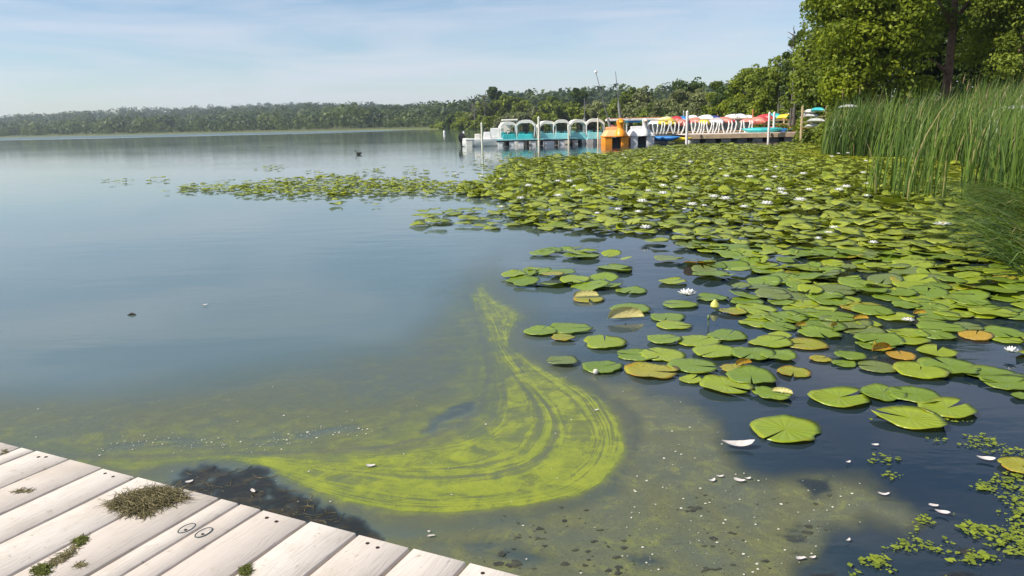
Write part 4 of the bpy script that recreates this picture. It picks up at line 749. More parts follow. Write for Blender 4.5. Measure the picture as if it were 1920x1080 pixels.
# ------------------------------------------------------------------ foreground dock
def deck_mat():
    m, t, o = newmat('weathered_boards'); v = N(t, 'ShaderNodeTexCoord').outputs['Object']; p = N(t, 'ShaderNodeBsdfPrincipled', i_Roughness=.75); p.inputs['Specular IOR Level'].default_value = .25
    pl = attr(t, 'tint'); cv = N(t, 'ShaderNodeCombineXYZ'); sx = N(t, 'ShaderNodeSeparateXYZ'); t.links.new(v, sx.inputs[0])
    off = math_(t, 'MULTIPLY', pl, 37)
    t.links.new(math_(t, 'ADD', math_(t, 'MULTIPLY', sx.outputs[0], 30), off), cv.inputs[0]); t.links.new(math_(t, 'ADD', math_(t, 'MULTIPLY', sx.outputs[1], 2.4), off), cv.inputs[1])
    wv = N(t, 'ShaderNodeTexNoise', i_Scale=.55, i_Detail=2, i_Distortion=.2); t.links.new(cv.outputs[0], wv.inputs['Vector'])
    rings = math_(t, 'FRACT', math_(t, 'MULTIPLY', wv.outputs[0], 13)); line = math_(t, 'MULTIPLY', smstep(t, rings, .0, .22), smstep(t, rings, 1.0, .78))
    cv2 = N(t, 'ShaderNodeCombineXYZ'); t.links.new(math_(t, 'MULTIPLY', sx.outputs[0], 260), cv2.inputs[0]); t.links.new(math_(t, 'MULTIPLY', sx.outputs[1], 9), cv2.inputs[1]); fine = noise(t, cv2.outputs[0], 1, 4)
    blot = noise(t, v, 3.2, 6, .65); sp = noise(t, v, 26, 6, .7)
    c = mixc(t, pl, (.55, .48, .42), (.64, .575, .51)); c = mixc(t, math_(t, 'MULTIPLY', math_(t, 'SUBTRACT', 1, line), .22), c, (.36, .30, .26)); c = mixc(t, math_(t, 'MULTIPLY', smstep(t, fine, .5, .75), .35), c, (.38, .33, .28))
    c = mixc(t, math_(t, 'MULTIPLY', smstep(t, blot, .45, .7), .45), c, (.40, .34, .27)); c = mixc(t, math_(t, 'MULTIPLY', smstep(t, sp, .60, .70), .6), c, (.2, .16, .11)); c = mixc(t, math_(t, 'MULTIPLY', smstep(t, noise(t, v, 1.3, 7, .7, .8), .52, .70), .2), c, (.38, .33, .26))
    t.links.new(c, p.inputs['Base Color']); h = math_(t, 'ADD', math_(t, 'MULTIPLY', line, .5), math_(t, 'MULTIPLY', fine, .6)); b = N(t, 'ShaderNodeBump', i_Strength=.35, i_Distance=.003); t.links.new(h, b.inputs['Height']); t.links.new(b.outputs[0], p.inputs['Normal'])
    t.links.new(p.outputs[0], o.inputs[0]); return m
DZ = .28
ea = np.array(G(0, 828, DZ)); eb = np.array(G(970, 1080, DZ)); ed = (eb-ea)/np.linalg.norm(eb-ea); en = np.array([ed[1], -ed[0]]); 
if en[1] > 0: en = -en
ea_off = ea
deck = empty('dock', (ea[0], ea[1], DZ), math.atan2(ed[1], ed[0]), 'pale weathered wooden dock boards in the lower left foreground', 'dock')
# local frame: x along the edge, y away from the water is negative
def dl(px, py):
    w = np.array(G(px, py, DZ))-ea; return float(w@ed), float(w@en)
def dq(px, py):
    a, b = dl(px, py); return a, -b
seams = [-1.36, -1.17, -.98, -.79, -.6, -.41, -.22]+[dl(a, b)[0] for a, b in ((42, 837), (63, 846), (125, 862), (192, 877), (253, 895), (330, 914), (407, 937), (443, 948), (487, 957), (574, 980), (668, 1003), (768, 1030), (875, 1056))]
seams += [seams[-1]+.195*k for k in range(1, 8)]
DM = deck_mat(); V = []; F = []; T = []
Rd = random.Random(4)
for i in range(len(seams)-1):
    a, b_ = seams[i], seams[i+1]; gap = .0056 if i not in (8, 14) else .003; a += gap; b_ -= gap; n = 24; L0 = 2.6; y0 = Rd.uniform(-.006, .004); tt = Rd.uniform(0, 1); c0 = len(V); e = .004
    prof = [(a, -.036), (a, -e), (a+e, 0), (b_-e, 0), (b_, -e), (b_, -.036)]
    for k in range(n+1):
        yy = y0-(L0)*k/n
        for x_, z_ in prof: V.append((x_+.0008*math.sin(k*1.3+i), yy, z_+.0006*math.sin(k*.9+i*2))); T.append(tt)
    m_ = 6
    for k in range(n):
        for j in range(m_): q = (j+1) % m_; F.append((c0+k*m_+j, c0+k*m_+q, c0+(k+1)*m_+q, c0+(k+1)*m_+j))
    V += [V[c0+j] for j in range(m_)]; T += [tt]*m_; k2 = len(V)-m_; F.append((k2, k2+1, k2+4, k2+5)); F.append((k2+1, k2+2, k2+3, k2+4))
me = npmesh('decking', V, F, {'tint': T}); o = link('decking', me, DM, deck); m_ = o
b = MB(); b.box((1.0, -.10, -.14), (5.2, .04, .2)); b.build('fascia_board', M('wet_timber', (.16, .12, .08), .8, .4, 20), deck)
for yy in (-.7, -1.5, -2.3): b = MB(); b.box((1.0, yy, -.14), (5.2, .045, .2)); b.build('joist', bpy.data.materials['wet_timber'], deck)
for xx in (-.9, 3.2): b = MB(); b.tube([(xx, -.25, -1.5), (xx, -.25, -.05)], .07, 12); b.build('pile', bpy.data.materials['wet_timber'], deck, True)
SCR = M('rusty_screw', (.06, .035, .025), .6, .3, 50, metal=.6); STEEL = M('galvanised_steel', (.16, .19, .19), .45, .3, 40, metal=.7); HOLE = M('recess_dark', (.05, .055, .05), .9, .3, 40)
for px, py in ((72, 857), (86, 857), (197, 888), (212, 894), (500, 971), (518, 978), (689, 1019), (708, 1027), (905, 1075), (12, 847)):
    x, y = dq(px, py); b = MB(); b.tube([(x, y, -.006), (x, y, .0015)], [.006, .006], 10); b.build('screw', SCR, deck)
for px, py in ((350, 991), (382, 999)):
    x, y = dq(px, py); b = MB(); R0, r0 = .030, .0045; secs = []; ringp = []
    for k in range(29): a = k/28*2*math.pi; ringp.append((x+.018*math.cos(a), y+.030*math.sin(a), .001))
    b.tube(ringp, .0019, 6, cap=False); rg = b.build('recessed_ring', STEEL, deck, True)
    b = MB(); b.loft([[(x+.016*math.cos(t), y+.028*math.sin(t), z) for t in [k*math.pi/10 for k in range(20)]] for z in (-.004, .0012)]); b.build('ring_plate', M('plate', (.50, .44, .38), .8, .2, 60), rg)
    b = MB(); b.tube([(x+.006, y-.010, 0), (x+.006, y-.010, .004)], [.0045, .004], 8); b.build('bolt', HOLE, rg)
# weed tangles lying on the boards
DRYW = Fol('dry_weed', (.10, .085, .035), (.34, .29, .15), .15, .8); MOSS = Fol('wet_moss', (.06, .07, .015), (.22, .24, .05), .2, .8)
def tangle(name, poly, n, ln, r, hgt, mat, label, seed, cat):
    R = np.random.default_rng(seed); L_ = [dl(*p) for p in poly]; P = np.array(L_); Vv, Ff, Tt = [], [], []; cnt = 0; c, s_ = ed
    ctr = P.mean(0)
    while cnt < n:
        x, y = R.uniform(P[:, 0].min(), P[:, 0].max()), R.uniform(P[:, 1].min(), P[:, 1].max())
        if not inpoly(np.array([x]), np.array([y]), L_)[0]: continue
        cnt += 1; k = segdist(np.array([x]), np.array([y]), L_)[0]; hh = min(1, k/.03)*hgt; a = R.uniform(0, 6.28) if R.uniform() < .6 else R.normal(.3, .4); p = np.array([x, y, R.uniform(0, hh)]); sg = 5; rr = r*R.uniform(.6, 1.4); tt = np.clip(R.normal(.5, .28), 0, 1); b0 = len(Vv)
        for q in range(sg+1):
            d = np.array([math.cos(a), math.sin(a), 0]); nn = np.array([-d[1], d[0], 0]); w = rr*(1-.7*q/sg)
            for off in (nn*w, np.array([0, 0, w]), -nn*w): z = p+off; wx_ = ea+z[0]*ed+(-z[1])*(-en); Vv.append((*(ea+z[0]*ed+z[1]*en), DZ+max(.0012, z[2]))); Tt.append(tt)
            p = p+d*ln/sg*R.uniform(.6, 1.3)+np.array([0, 0, R.normal(0, hgt*.12)]); p[2] = np.clip(p[2], .001, hgt*1.2); a += R.normal(0, .55)
        for q in range(sg):
            for j in range(3): k2 = (j+1) % 3; Ff.append((b0+q*3+j, b0+q*3+k2, b0+q*3+3+k2, b0+q*3+3+j))
    me = npmesh(name, Vv, Ff, {'tint': Tt}); return tag(link(name, me, mat), label, cat)
tangle('weed_clump', [(200, 945), (235, 927), (290, 915), (335, 917), (352, 932), (330, 945), (300, 952), (280, 962), (255, 966), (215, 955)], 900, .06, .0016, .022, DRYW, 'dry brown tangle of water weed lying on the dock boards by the edge', 1, 'dried weed')
tangle('weed_sprig', [(258, 958), (282, 955), (284, 966), (264, 974)], 70, .03, .0018, .010, DRYW, 'small brown sprig hanging off the front of the big dry tangle', 2, 'dried weed')
tangle('moss_clump', [(62, 1068), (80, 1058), (95, 1064), (90, 1078), (66, 1079)], 260, .02, .0018, .014, MOSS, 'green brown mossy clump at the bottom left on the boards', 3, 'moss')
tangle('moss_clump', [(138, 1012), (152, 1004), (166, 1008), (160, 1020), (142, 1024)], 150, .018, .0018, .012, MOSS, 'green mossy tuft sitting on a board seam below the dry tangle', 4, 'moss')
tangle('weed_trail', [(95, 1050), (115, 1038), (140, 1022), (148, 1026), (122, 1050), (100, 1062)], 190, .028, .0014, .008, DRYW, 'thin brown weed trail joining the two mossy tufts on the boards', 5, 'dried weed')
tangle('weed_scrap', [(138, 1060), (150, 1054), (165, 1058), (150, 1064)], 60, .02, .0012, .004, DRYW, 'faint flat weed scrap right of the bottom left mossy clump', 6, 'dried weed')
tangle('weed_scrap', [(25, 921), (45, 917), (66, 920), (40, 924)], 70, .025, .0013, .005, DRYW, 'thin brown weed scrap near the left border on the boards', 7, 'dried weed')
tangle('weed_scrap', [(2, 846), (10, 843), (14, 849), (4, 852)], 40, .015, .0013, .005, DRYW, 'tiny brown weed scrap in the far left corner of the boards', 9, 'dried weed')
tangle('moss_clump', [(453, 1064), (466, 1056), (470, 1070), (464, 1079), (452, 1079)], 150, .018, .0017, .014, MOSS, 'small green mossy tuft in a seam at the bottom centre left', 8, 'moss')
# ------------------------------------------------------------------ boats
WHITE = M('white_gelcoat', (.78, .77, .75), .35, .08, 3, dirt=.12); CREAM = M('cream_canvas', (.80, .76, .68), .7, .08, 3); TEAL = M('teal_plastic', (.05, .46, .47), .4, .2, 2); TEALP = M('pale_teal_plastic', (.25, .60, .62), .4, .2, 2); ORANGE = M('orange_plastic', (.92, .33, .02), .4, .12, 2); ORANGEP = M('faded_orange', (.90, .48, .22), .5, .1, 2)
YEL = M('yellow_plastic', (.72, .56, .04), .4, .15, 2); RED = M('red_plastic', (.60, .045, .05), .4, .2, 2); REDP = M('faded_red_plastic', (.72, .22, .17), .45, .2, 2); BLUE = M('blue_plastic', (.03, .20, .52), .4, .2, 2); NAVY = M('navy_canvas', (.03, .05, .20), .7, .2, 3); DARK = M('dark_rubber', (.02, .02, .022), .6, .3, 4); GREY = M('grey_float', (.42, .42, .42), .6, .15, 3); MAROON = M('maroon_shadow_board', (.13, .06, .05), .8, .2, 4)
TAN = M('tan_timber', (.66, .48, .30), .8, .2, 3); DECKP = M('pale_dock_boards', (.74, .64, .57), .8, .15, 3); ALU = M('aluminium', (.5, .52, .53), .35, .1, 4, metal=.8); POSTM = M('pale_post', (.74, .72, .58), .6, .12, 3); POSTW = M('white_post', (.78, .72, .68), .6, .1, 3); BRICK = M('orange_wood', (.5, .22, .08), .8, .2, 3)
def wl(px, Yd, py=233): x, y, z = RY(px, py, Yd); return x, z
BY = 56.0
def mscale(Yd): return Yd/FPX*1.02
def at(px, py, Yd=BY): return RY(px, py, Yd)
def hull_secs(L_, W_, H_, z0=0., bow=.9, n=9, chine=.55):
    secs = []
    for k in range(n):
        q = k/(n-1)*2-1; w = W_/2*(1-abs(q)**3*(bow if q > 0 else bow*.35)); zt = z0+H_*(1+.12*max(0, q)**2); zb = z0+H_*.25*max(0, q)**3; y = q*L_/2
        secs.append([(-w, y, zt), (-w*.96, y, z0+(zt-z0)*.5), (-w*chine, y, zb), (w*chine, y, zb), (w*.96, y, z0+(zt-z0)*.5), (w, y, zt), (w*.8, y, zt+.03), (-w*.8, y, zt+.03)])
    return secs
def arch(b, W_, h0, rise, y0, y1, th=.03, n=12):
    o = []; i_ = []
    for k in range(n+1):
        q = k/n*2-1; x = q*W_/2; z = h0+rise*(1-abs(q)**3.2); o.append((x, z)); i_.append((x*.93, z-th*(1+.5*(1-abs(q)))))
    ring = o+i_[::-1]; b.loft([[(x, y0, z) for x, z in ring], [(x, (y0+y1)/2, z+.02) for x, z in ring], [(x, y1, z) for x, z in ring]])
def pedal_boat(px, wpx, ztop, Yd, label, hullm, upm, rz=0, frame=False, group='teal pedal boats moored at the dock'):
    x, _, _ = at(px, 233, Yd); root = empty('pedal_boat', (x, Yd, 0), rz, label, 'pedal boat', group); Wd = wpx*mscale(Yd)
    for s in (-1, 1):
        b = MB(); b.loft([[(p[0]+s*Wd*.3, p[1], p[2]) for p in sc] for sc in hull_secs(2.7, Wd*.42, .42, -.12, .7)]); b.build('pontoon', hullm, root, True)
    b = MB(); b.box((0, -.05, .34), (Wd*.98, 2.1, .10)); b.box((0, -1.0, .58), (Wd*.92, .34, .48), taper=.8); b.box((0, .95, .5), (Wd*.9, .3, .3), taper=.85); b.build('deck_body', upm, root, bevel=.03)
    for s in (-1, 1):
        b = MB(); b.box((s*Wd*.22, .15, .5), (Wd*.34, .42, .16)); b.box((s*Wd*.22, .38, .74), (Wd*.34, .1, .42)); b.build('seat', upm, root, bevel=.03)
    b = MB(); b.box((0, -.1, .52), (Wd*.13, .8, .25), taper=.7); b.build('console', TEAL, root, bevel=.02)
    b = MB(); b.tube([(0, -.45, .6), (0, -.5, .95)], .02, 6); b.tube([(.15*math.cos(t), -.5, .95+.15*math.sin(t)) for t in [k*.524 for k in range(13)]], .02, 5, False); b.build('steering_lever', DARK, root, True)
    b = MB(); arch(b, Wd*1.02, ztop-.34, .34, -.85, .85, .15); b.build('canopy', CREAM, root, True)
    for sx_ in (-1, 1):
        for sy in (-1, 1): b = MB(); b.tube([(sx_*Wd*.44, sy*.75, .38), (sx_*Wd*.49, sy*.8, ztop-.7), (sx_*Wd*.49, sy*.78, ztop-.3)], .035, 6); b.build('canopy_leg', WHITE, root, True)
    return root
pedal_boat(952, 30, 1.72, 58, 'leftmost teal pedal boat, its canopy beside the white boxes', WHITE, TEAL, .1)
pedal_boat(986, 34, 1.82, 57, 'teal pedal boat with broad pinkish canopy, second from left', WHITE, TEAL, -.08)
pedal_boat(1024, 30, 1.72, 58, 'teal pedal boat just right of the tall pale mooring post', WHITE, TEALP, .12)
pedal_boat(1053, 30, 1.78, 57, 'teal pedal boat with thin arched canopy in the middle of the row', WHITE, TEALP, -.05)
pedal_boat(1082, 29, 1.78, 58, 'teal pedal boat left of the short grey mast', GREY, TEALP, .06)
pedal_boat(1115, 32, 1.80, 57, 'rightmost teal pedal boat next to the orange duck boat', GREY, TEALP, -.05)
# floating finger dock in front of the pedal boats
x0 = at(931, 260, 55)[0]; x1 = at(1081, 262, 55)[0]; fd = empty('floating_dock', ((x0+x1)/2, 55, 0), 0, 'low floating dock with white floats under the teal pedal boats', 'dock'); Ld = x1-x0
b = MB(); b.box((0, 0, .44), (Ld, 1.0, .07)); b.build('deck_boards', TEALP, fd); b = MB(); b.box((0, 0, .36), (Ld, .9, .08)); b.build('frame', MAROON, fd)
for a in (938, 959, 977, 1000, 1030, 1053):
    xx = at(a, 262, 55)[0]-(x0+x1)/2; b = MB(); b.box((xx, 0, .13), (.38 if a not in (1030,) else .7, .86, .37)); b.build('float', WHITE, fd, bevel=.03)
for a in (948, 988, 1014, 1042): xx = at(a, 262, 55)[0]-(x0+x1)/2; b = MB(); b.tube([(xx, -.52, .32), (xx, -.52, .02)], [.14, .14], 10); b.build('fender', DARK, fd, True)
def post(px, ty, by, Yd, r, mat, label, name='mooring_post', cat='post', cap=True, lean=0):
    x, _, zt = at(px, ty, Yd); root = empty(name, (x, Yd, 0), 0, label, cat); b = MB(); b.tube([(-lean, 0, -.8), (0, 0, zt)], r, 10); b.build('shaft', mat, root, True)
    if cap: b = MB(); b.loft([[(r*1.15*s*math.cos(t), r*1.15*s*math.sin(t), zt+z) for t in [k*math.pi/5 for k in range(10)]] for s, z in ((1, 0), (1, .04), (.2, .14))]); b.build('cap', mat, root, True)
    return root
post(903, 233, 270, 54.3, .07, POSTM, 'short pale mooring post by the white motorboat at the left end')
post(1010, 222, 270, 54.3, .085, POSTM, 'tall pale mooring post between the second and third pedal boats')
post(1066, 237, 262, 54.4, .06, POSTM, 'short pale post in front of the middle pedal boat')
post(1121, 224, 258, 55.5, .05, POSTM, 'thin pale post in front of the rightmost teal pedal boat')
post(1289, 211, 262, 53.5, .10, POSTW, 'tall white post at the left end of the long brown dock')
post(1282, 211, 240, 60, .05, ALU, 'thin grey pole just left of the tall white dock post', 'pole', 'pole')
post(1443, 213, 257, 54.5, .085, POSTW, 'left one of the two tall white posts on the dock')
post(1452, 213, 254, 55.6, .085, POSTW, 'right one of the two tall white posts on the dock')
post(1412, 208, 235, 58.5, .06, BRICK, 'orange brown wooden pole rising behind the red kayaks', 'wooden_pole', 'pole')
post(1378, 213, 235, 60, .04, POSTW, 'thin pale pole behind the middle kayaks', 'pole', 'pole', False)
post(1479, 212, 235, 60, .06, POSTM, 'short tan pole behind the yellow kayak at right', 'pole', 'pole', False)
post(1346, 214, 230, 60, .05, BRICK, 'short orange tipped pole behind the white kayaks', 'pole', 'pole', False)
# white motorboat with outboard
x, _, _ = at(905, 262, 56); mb = empty('motorboat', (x, 56, 0), math.pi/2*.98, 'white open motorboat at the left end with a black outboard motor', 'motorboat')
b = MB(); b.loft(hull_secs(3.0, 1.3, .62, -.1, .8)); b.build('hull', WHITE, mb, True); b = MB(); b.box((0, -.35, .78), (.7, .6, .5), taper=.8); b.build('console', WHITE, mb, bevel=.04)
b = MB(); b.box((0, .35, .72), (.8, .4, .36)); b.build('seat', CREAM, mb, bevel=.05); b = MB(); b.ball((0, -.3, 1.16), (.12, .12, .14)); b.build('seat_top', DARK, mb, True)
for s in (-.3, .35): b = MB(); b.tube([(.68, s, .45), (.68, s, .05)], [.12, .12], 10); b.build('fender', DARK, mb, True)
ob = MB(); ob.loft([[(dx*w, 1.55+dy*l, z) for dx, dy in ((-1, -1), (1, -1), (1, 1), (-1, 1))] for z, w, l in ((-.4, .06, .08), (.35, .07, .10), (.42, .15, .2), (.75, .17, .24), (.98, .12, .15))]); om = ob.build('outboard_motor', DARK, mb, bevel=.03)
b = MB(); b.box((.05, 1.4, 1.02), (.14, .16, .2), taper=.5); b.build('cowl_cap', WHITE, om, bevel=.03); b = MB(); b.tube([(0, 1.35, .7), (0, .95, .85)], .03, 6); b.build('tiller', DARK, om)
b = MB(); x, _, _ = at(880, 262, 55.5); b.loft([[(dx*w, dy*w*.8, z) for dx, dy in ((-1, -1), (1, -1), (1, 1), (-1, 1))] for z, w in ((-.2, .2), (.45, .26), (.5, .3), (.56, .3))]); o = b.build('float_box', CREAM, None, bevel=.03); o.location = (x, 55.6, 0); tag(o, 'small pale float box at the far left of the boats', 'float')
# white pontoon boat with stacked white seating behind
x, _, _ = at(935, 262, 60); pb = empty('pontoon_boat', (x, 60, 0), 0, 'white pontoon boat with bulky white seats behind the motorboat', 'pontoon boat')
for s in (-1, 1): b = MB(); b.tube([(s*.8-.2, -1.8, .1), (s*.8, -1.5, .15), (s*.8, 1.6, .15)], [.1, .28, .28], 10); b.build('pontoon', ALU, pb, True)
b = MB(); b.box((.1, 0, .5), (2.3, 3.2, .12)); b.build('deck_platform', WHITE, pb, bevel=.02); b = MB(); b.box((-.1, -.7, .92), (1.0, .9, .72)); b.build('seat_box', WHITE, pb, bevel=.05); b = MB(); b.box((.55, .4, 1.12), (.9, .8, 1.15), taper=.9); b.build('helm', CREAM, pb, bevel=.08)
b = MB(); b.box((.9, .5, 1.86), (1.3, 1.8, .14)); b.build('roof', CREAM, pb, bevel=.05)
for sx_ in (.35, 1.45): b = MB(); b.tube([(sx_, -.2, .5), (sx_, -.2, 1.8)], .03, 6); b.build('roof_post', ALU, pb)
# duck and swan boats
def bird_boat(px, Yd, body, cover, label, head_side, neck_px, headtop, nm):
    x, _, _ = at(px, 262, Yd); root = empty(nm, (x, Yd, 0), 0, label, 'pedal boat'); W_ = 43*mscale(Yd)
    for s in (-1, 1):
        b = MB(); cx = s*W_*.335; secs = []
        for y, k in ((-1.25, .92), (-1.0, 1), (.9, 1), (1.25, .75)): secs.append([(cx-W_*.165*k, y, -.15), (cx+W_*.165*k, y, -.15), (cx+W_*.165*k, y, .50), (cx-W_*.165*k, y, .50)])
        b.loft(secs); b.build('pontoon', body, root, bevel=.03)
    b = MB(); b.box((0, 0, .22), (W_*.34, 1.8, .46)); b.build('gap_shade_box', DARK, root)  # dark box paints the shade in the open gap between the pontoons
    b = MB(); b.box((0, 0, .53), (W_*1.05, 2.6, .06)); b.build('rim', body, root, bevel=.02)
    b = MB(); secs = []
    for z, w, y0_, y1_ in ((.56, .98, -1.2, 1.2), (.70, .88, -1.1, 1.1), (.88, .76, -.95, .9), (.97, .68, -.8, .8)): secs.append([(-W_/2*w, y0_, z), (W_/2*w, y0_, z), (W_/2*w, y1_, z), (-W_/2*w, y1_, z)])
    b.loft(secs); b.build('bow_cover', cover, root, bevel=.05)
    nx = (neck_px-px)*mscale(Yd); zt = at(px, headtop, Yd)[2]; b = MB(); secs = []
    hr = .26 if body is ORANGE else .19
    for z, r, yy in ((.55, hr*1.5, -1.15), (.80, hr*1.5, -1.1), (1.0, hr*1.0, -1.0), (1.12, hr*.85, -.98), (zt-hr*1.6, hr*1.0, -1.0), (zt-hr*.9, hr*1.15, -1.05), (zt-hr*.35, hr*.85, -1.02), (zt, hr*.15, -1.0)): secs.append([(nx+r*math.cos(t), yy+r*1.1*math.sin(t), z) for t in [k*math.pi/7 for k in range(14)]])
    b.loft(secs); hd = b.build('neck_and_head', body, root, True)
    b = MB(); b.loft([[(nx+w*math.cos(t), -1.05-hr-q, zt-hr*1.05+h*math.sin(t)) for t in [k*math.pi/4 for k in range(8)]] for q, w, h in ((-.08, hr*.55, hr*.3), (.08, hr*.5, hr*.2), (.2, hr*.2, hr*.08))]); b.build('beak', YEL if body is ORANGE else ORANGE, hd, True)
    for s in (-1, 1): b = MB(); b.ball((nx+s*hr*.75, -1.05-hr*.85, zt-hr*.65), hr*.16, 8, 6); b.build('eye', DARK, hd, True)
    b = MB(); b.box((0, .55, 1.05), (W_*.66, .14, .3)); b.build('seat_back', cover, root, bevel=.04); return root
bird_boat(1152, 54.5, ORANGE, ORANGEP, 'orange duck headed pedal boat between the teal boats and the white one', 1, 1159, 222, 'duck_pedal_boat')
bird_boat(1199, 54.8, WHITE, WHITE, 'white swan necked pedal boat right of the orange duck boat', 1, 1204, 222, 'swan_pedal_boat')
# covered pontoon behind with the long flat white roof
x, _, _ = at(1193, 250, 62); cb_ = empty('covered_pontoon_boat', (x, 62, 0), 0, 'long pontoon boat with a flat white roof behind the duck and swan boats', 'pontoon boat'); Lr = 106*mscale(62)
b = MB(); b.box((0, 0, at(1193, 223, 62)[2]-.05), (Lr, 2.4, .16)); b.build('roof', WHITE, cb_, bevel=.04); b = MB(); b.box((0, 0, at(1193, 223, 62)[2]+.07), (Lr*.98, 2.2, .07)); b.build('roof_edging', BRICK, cb_)
for q in (-.49, -.2, .15, .48): b = MB(); b.box((q*Lr, -1.05, 1.1), (.09, .09, 1.6)); b.build('roof_post', WHITE if q < 0 else ALU, cb_)
b = MB(); b.box((0, 0, .45), (Lr, 2.4, .25)); b.build('deck_platform', ALU, cb_, bevel=.03)
b = MB(); b.box((-.36*Lr, -.6, .95), (Lr*.24, .5, .7)); b.build('seat', REDP, cb_, bevel=.05); b = MB(); b.box((.1*Lr, -.5, .9), (Lr*.3, .5, .6)); b.build('seat', CREAM, cb_, bevel=.05)
for q, w, m_ in ((-.28, .10, TEAL), (-.10, .12, BLUE), (.08, .1, TEAL), (.24, .12, BLUE)): b = MB(); zz = at(1193, 227, 62)[2]; b.loft([[(q*Lr-w*Lr, -1.15, zz+.13), (q*Lr+w*Lr, -1.15, zz+.13), (q*Lr+w*Lr*.9, -1.12, zz-.13), (q*Lr-w*Lr*.8, -1.12, zz-.07)], [(q*Lr-w*Lr, -1.0, zz+.13), (q*Lr+w*Lr, -1.0, zz+.13), (q*Lr+w*Lr*.9, -1.02, zz-.13), (q*Lr-w*Lr*.8, -1.02, zz-.07)]]); b.build('rolled_awning', m_, cb_)
for s in (-1, 1): b = MB(); b.tube([(-Lr*.5, s*.8, .12), (Lr*.5, s*.8, .12)], .3, 10); b.build('pontoon', ALU, cb_, True)
# little sailboats
def sailboat(px, Yd, foot, tip, label, r0, cap=False, wrap=0):
    x, _, _ = at(px, 255, Yd); root = empty('sailboat', (x, Yd, 0), .4, label, 'sailboat'); b = MB(); b.loft(hull_secs(3.6, 1.3, .5, -.1, .95)); b.build('hull', WHITE, root, True)
    f = Vector(at(*foot, Yd))-Vector((x, Yd, 0)); t_ = Vector(at(*tip, Yd))-Vector((x, Yd, 0)); Rm = Matrix.Rotation(-.4, 3, 'Z'); f = Rm @ f; t_ = Rm @ t_; f2 = f+(f-t_).normalized()*max(0, f.z-.45)
    b = MB(); b.tube([f2, t_], [r0, r0*.5], 8); mt = b.build('mast', M('mast_grey', (.16, .16, .17), .5, .1, 4), root, True)
    if cap: b = MB(); b.ball(t_, .12, 10, 7); b.build('masthead_float', WHITE, mt, True)
    if wrap: b = MB(); b.tube([f2, f2.lerp(t_, wrap*.9), f2.lerp(t_, wrap)], [r0*3, r0*2.2, r0*.9], 8); b.build('furled_sail', M('grey_canvas', (.2, .2, .19), .8, .2, 4), root, True)
    return root
sailboat(1143, 60, (1143, 235), (1117, 135), 'small sailboat with a leaning thin mast topped by a white ball', .045, True, .28)
sailboat(1164, 61, (1164, 232), (1154, 134), 'small sailboat with a near upright thin dark mast, right of the leaning one', .045, False, .55)
sailboat(1096, 61, (1096, 236), (1096, 184), 'small sailboat with a short grey mast behind the teal pedal boats', .06, False, .5)
# ------------------------------------------------------------------ long dock
DY = 55.3; x0 = at(1284, 258, DY)[0]; x1 = at(1550, 258, DY)[0]; ld_ = empty('long_dock', ((x0+x1)/2, DY, 0), 0, 'long tan wooden dock on grey floats running behind the lily pads', 'dock'); Ll = x1-x0
b = MB(); b.box((0, 2.2, .52), (Ll, 5.2, .07)); b.build('deck_boards', DECKP, ld_, bevel=.01); b = MB(); b.box((0, -.42, .35), (Ll, .06, .27)); b.build('fascia', TAN, ld_)
b = MB(); b.box((0, 4.6, .35), (Ll, .06, .27)); b.build('fascia', TAN, ld_)
for k in range(9):
    xx = -Ll/2+.7+k*Ll/9; b = MB(); b.box((xx, .6, .06), (.8, 1.2, .3)); b.build('float', GREY if k % 2 else WHITE, ld_, bevel=.04); b = MB(); b.box((xx+.62, .35, .1), (.38, .7, .2)); b.build('cross_beam', DARK, ld_)
for a in (1311, 1442, 1487, 1520): xx = at(a, 260, DY)[0]-(x0+x1)/2; b = MB(); b.tube([(xx, -.47, .5), (xx, -.47, .3)], .04, 6); b.build('cleat', DARK, ld_)
# kayaks
def kayak_parts(mat):
    root = empty('kayak', (0, 0, 0)); b = MB(); secs = []
    for k in range(11):
        q = k/10*2-1; w = .40*(1-abs(q)**2.6)+.015; h = .27*(1-abs(q)**3)+.03; zz = .10*q*q*abs(q); secs.append([(w*math.cos(t), q*1.5, zz+h*math.sin(t)*(1.0 if math.sin(t) < 0 else .6)) for t in [j*math.pi/6 for j in range(12)]])
    b.loft(secs); b.build('hull', mat, root, True); b = MB(); b.loft([[(.22*s*math.cos(t), .5*s*math.sin(t), z) for t in [j*math.pi/7 for j in range(14)]] for s, z in ((1, .06), (1.05, .13), (.88, .13), (.85, .10))]); b.build('cockpit_rim', DARK, root, True); return root
KM = {'red': RED, 'faded red': REDP, 'yellow': YEL, 'white': WHITE, 'blue': BLUE, 'teal': TEAL, 'orange': ORANGE, 'navy': NAVY, 'grey': GREY, 'pale yellow': M('pale_yellow_plastic', (.78, .72, .35), .4, .1, 3), 'lilac': M('pale_lilac', (.68, .64, .72), .4, .1, 3)}
KP = {}
def kayak(px, py, Yd, kc, label, rz=0, sc=1, flip=False, rx=0, grp='kayaks stored on the racks by the dock'):
    if kc not in KP: KP[kc] = kayak_parts(KM[kc]); o = KP[kc]
    else: o = copy_tree(KP[kc])
    o.location = at(px, py, Yd); o.rotation_euler = (rx, math.pi if flip else 0, rz); o.scale = sc if isinstance(sc, tuple) else (sc, sc, sc); return tag(o, label, 'kayak', grp)
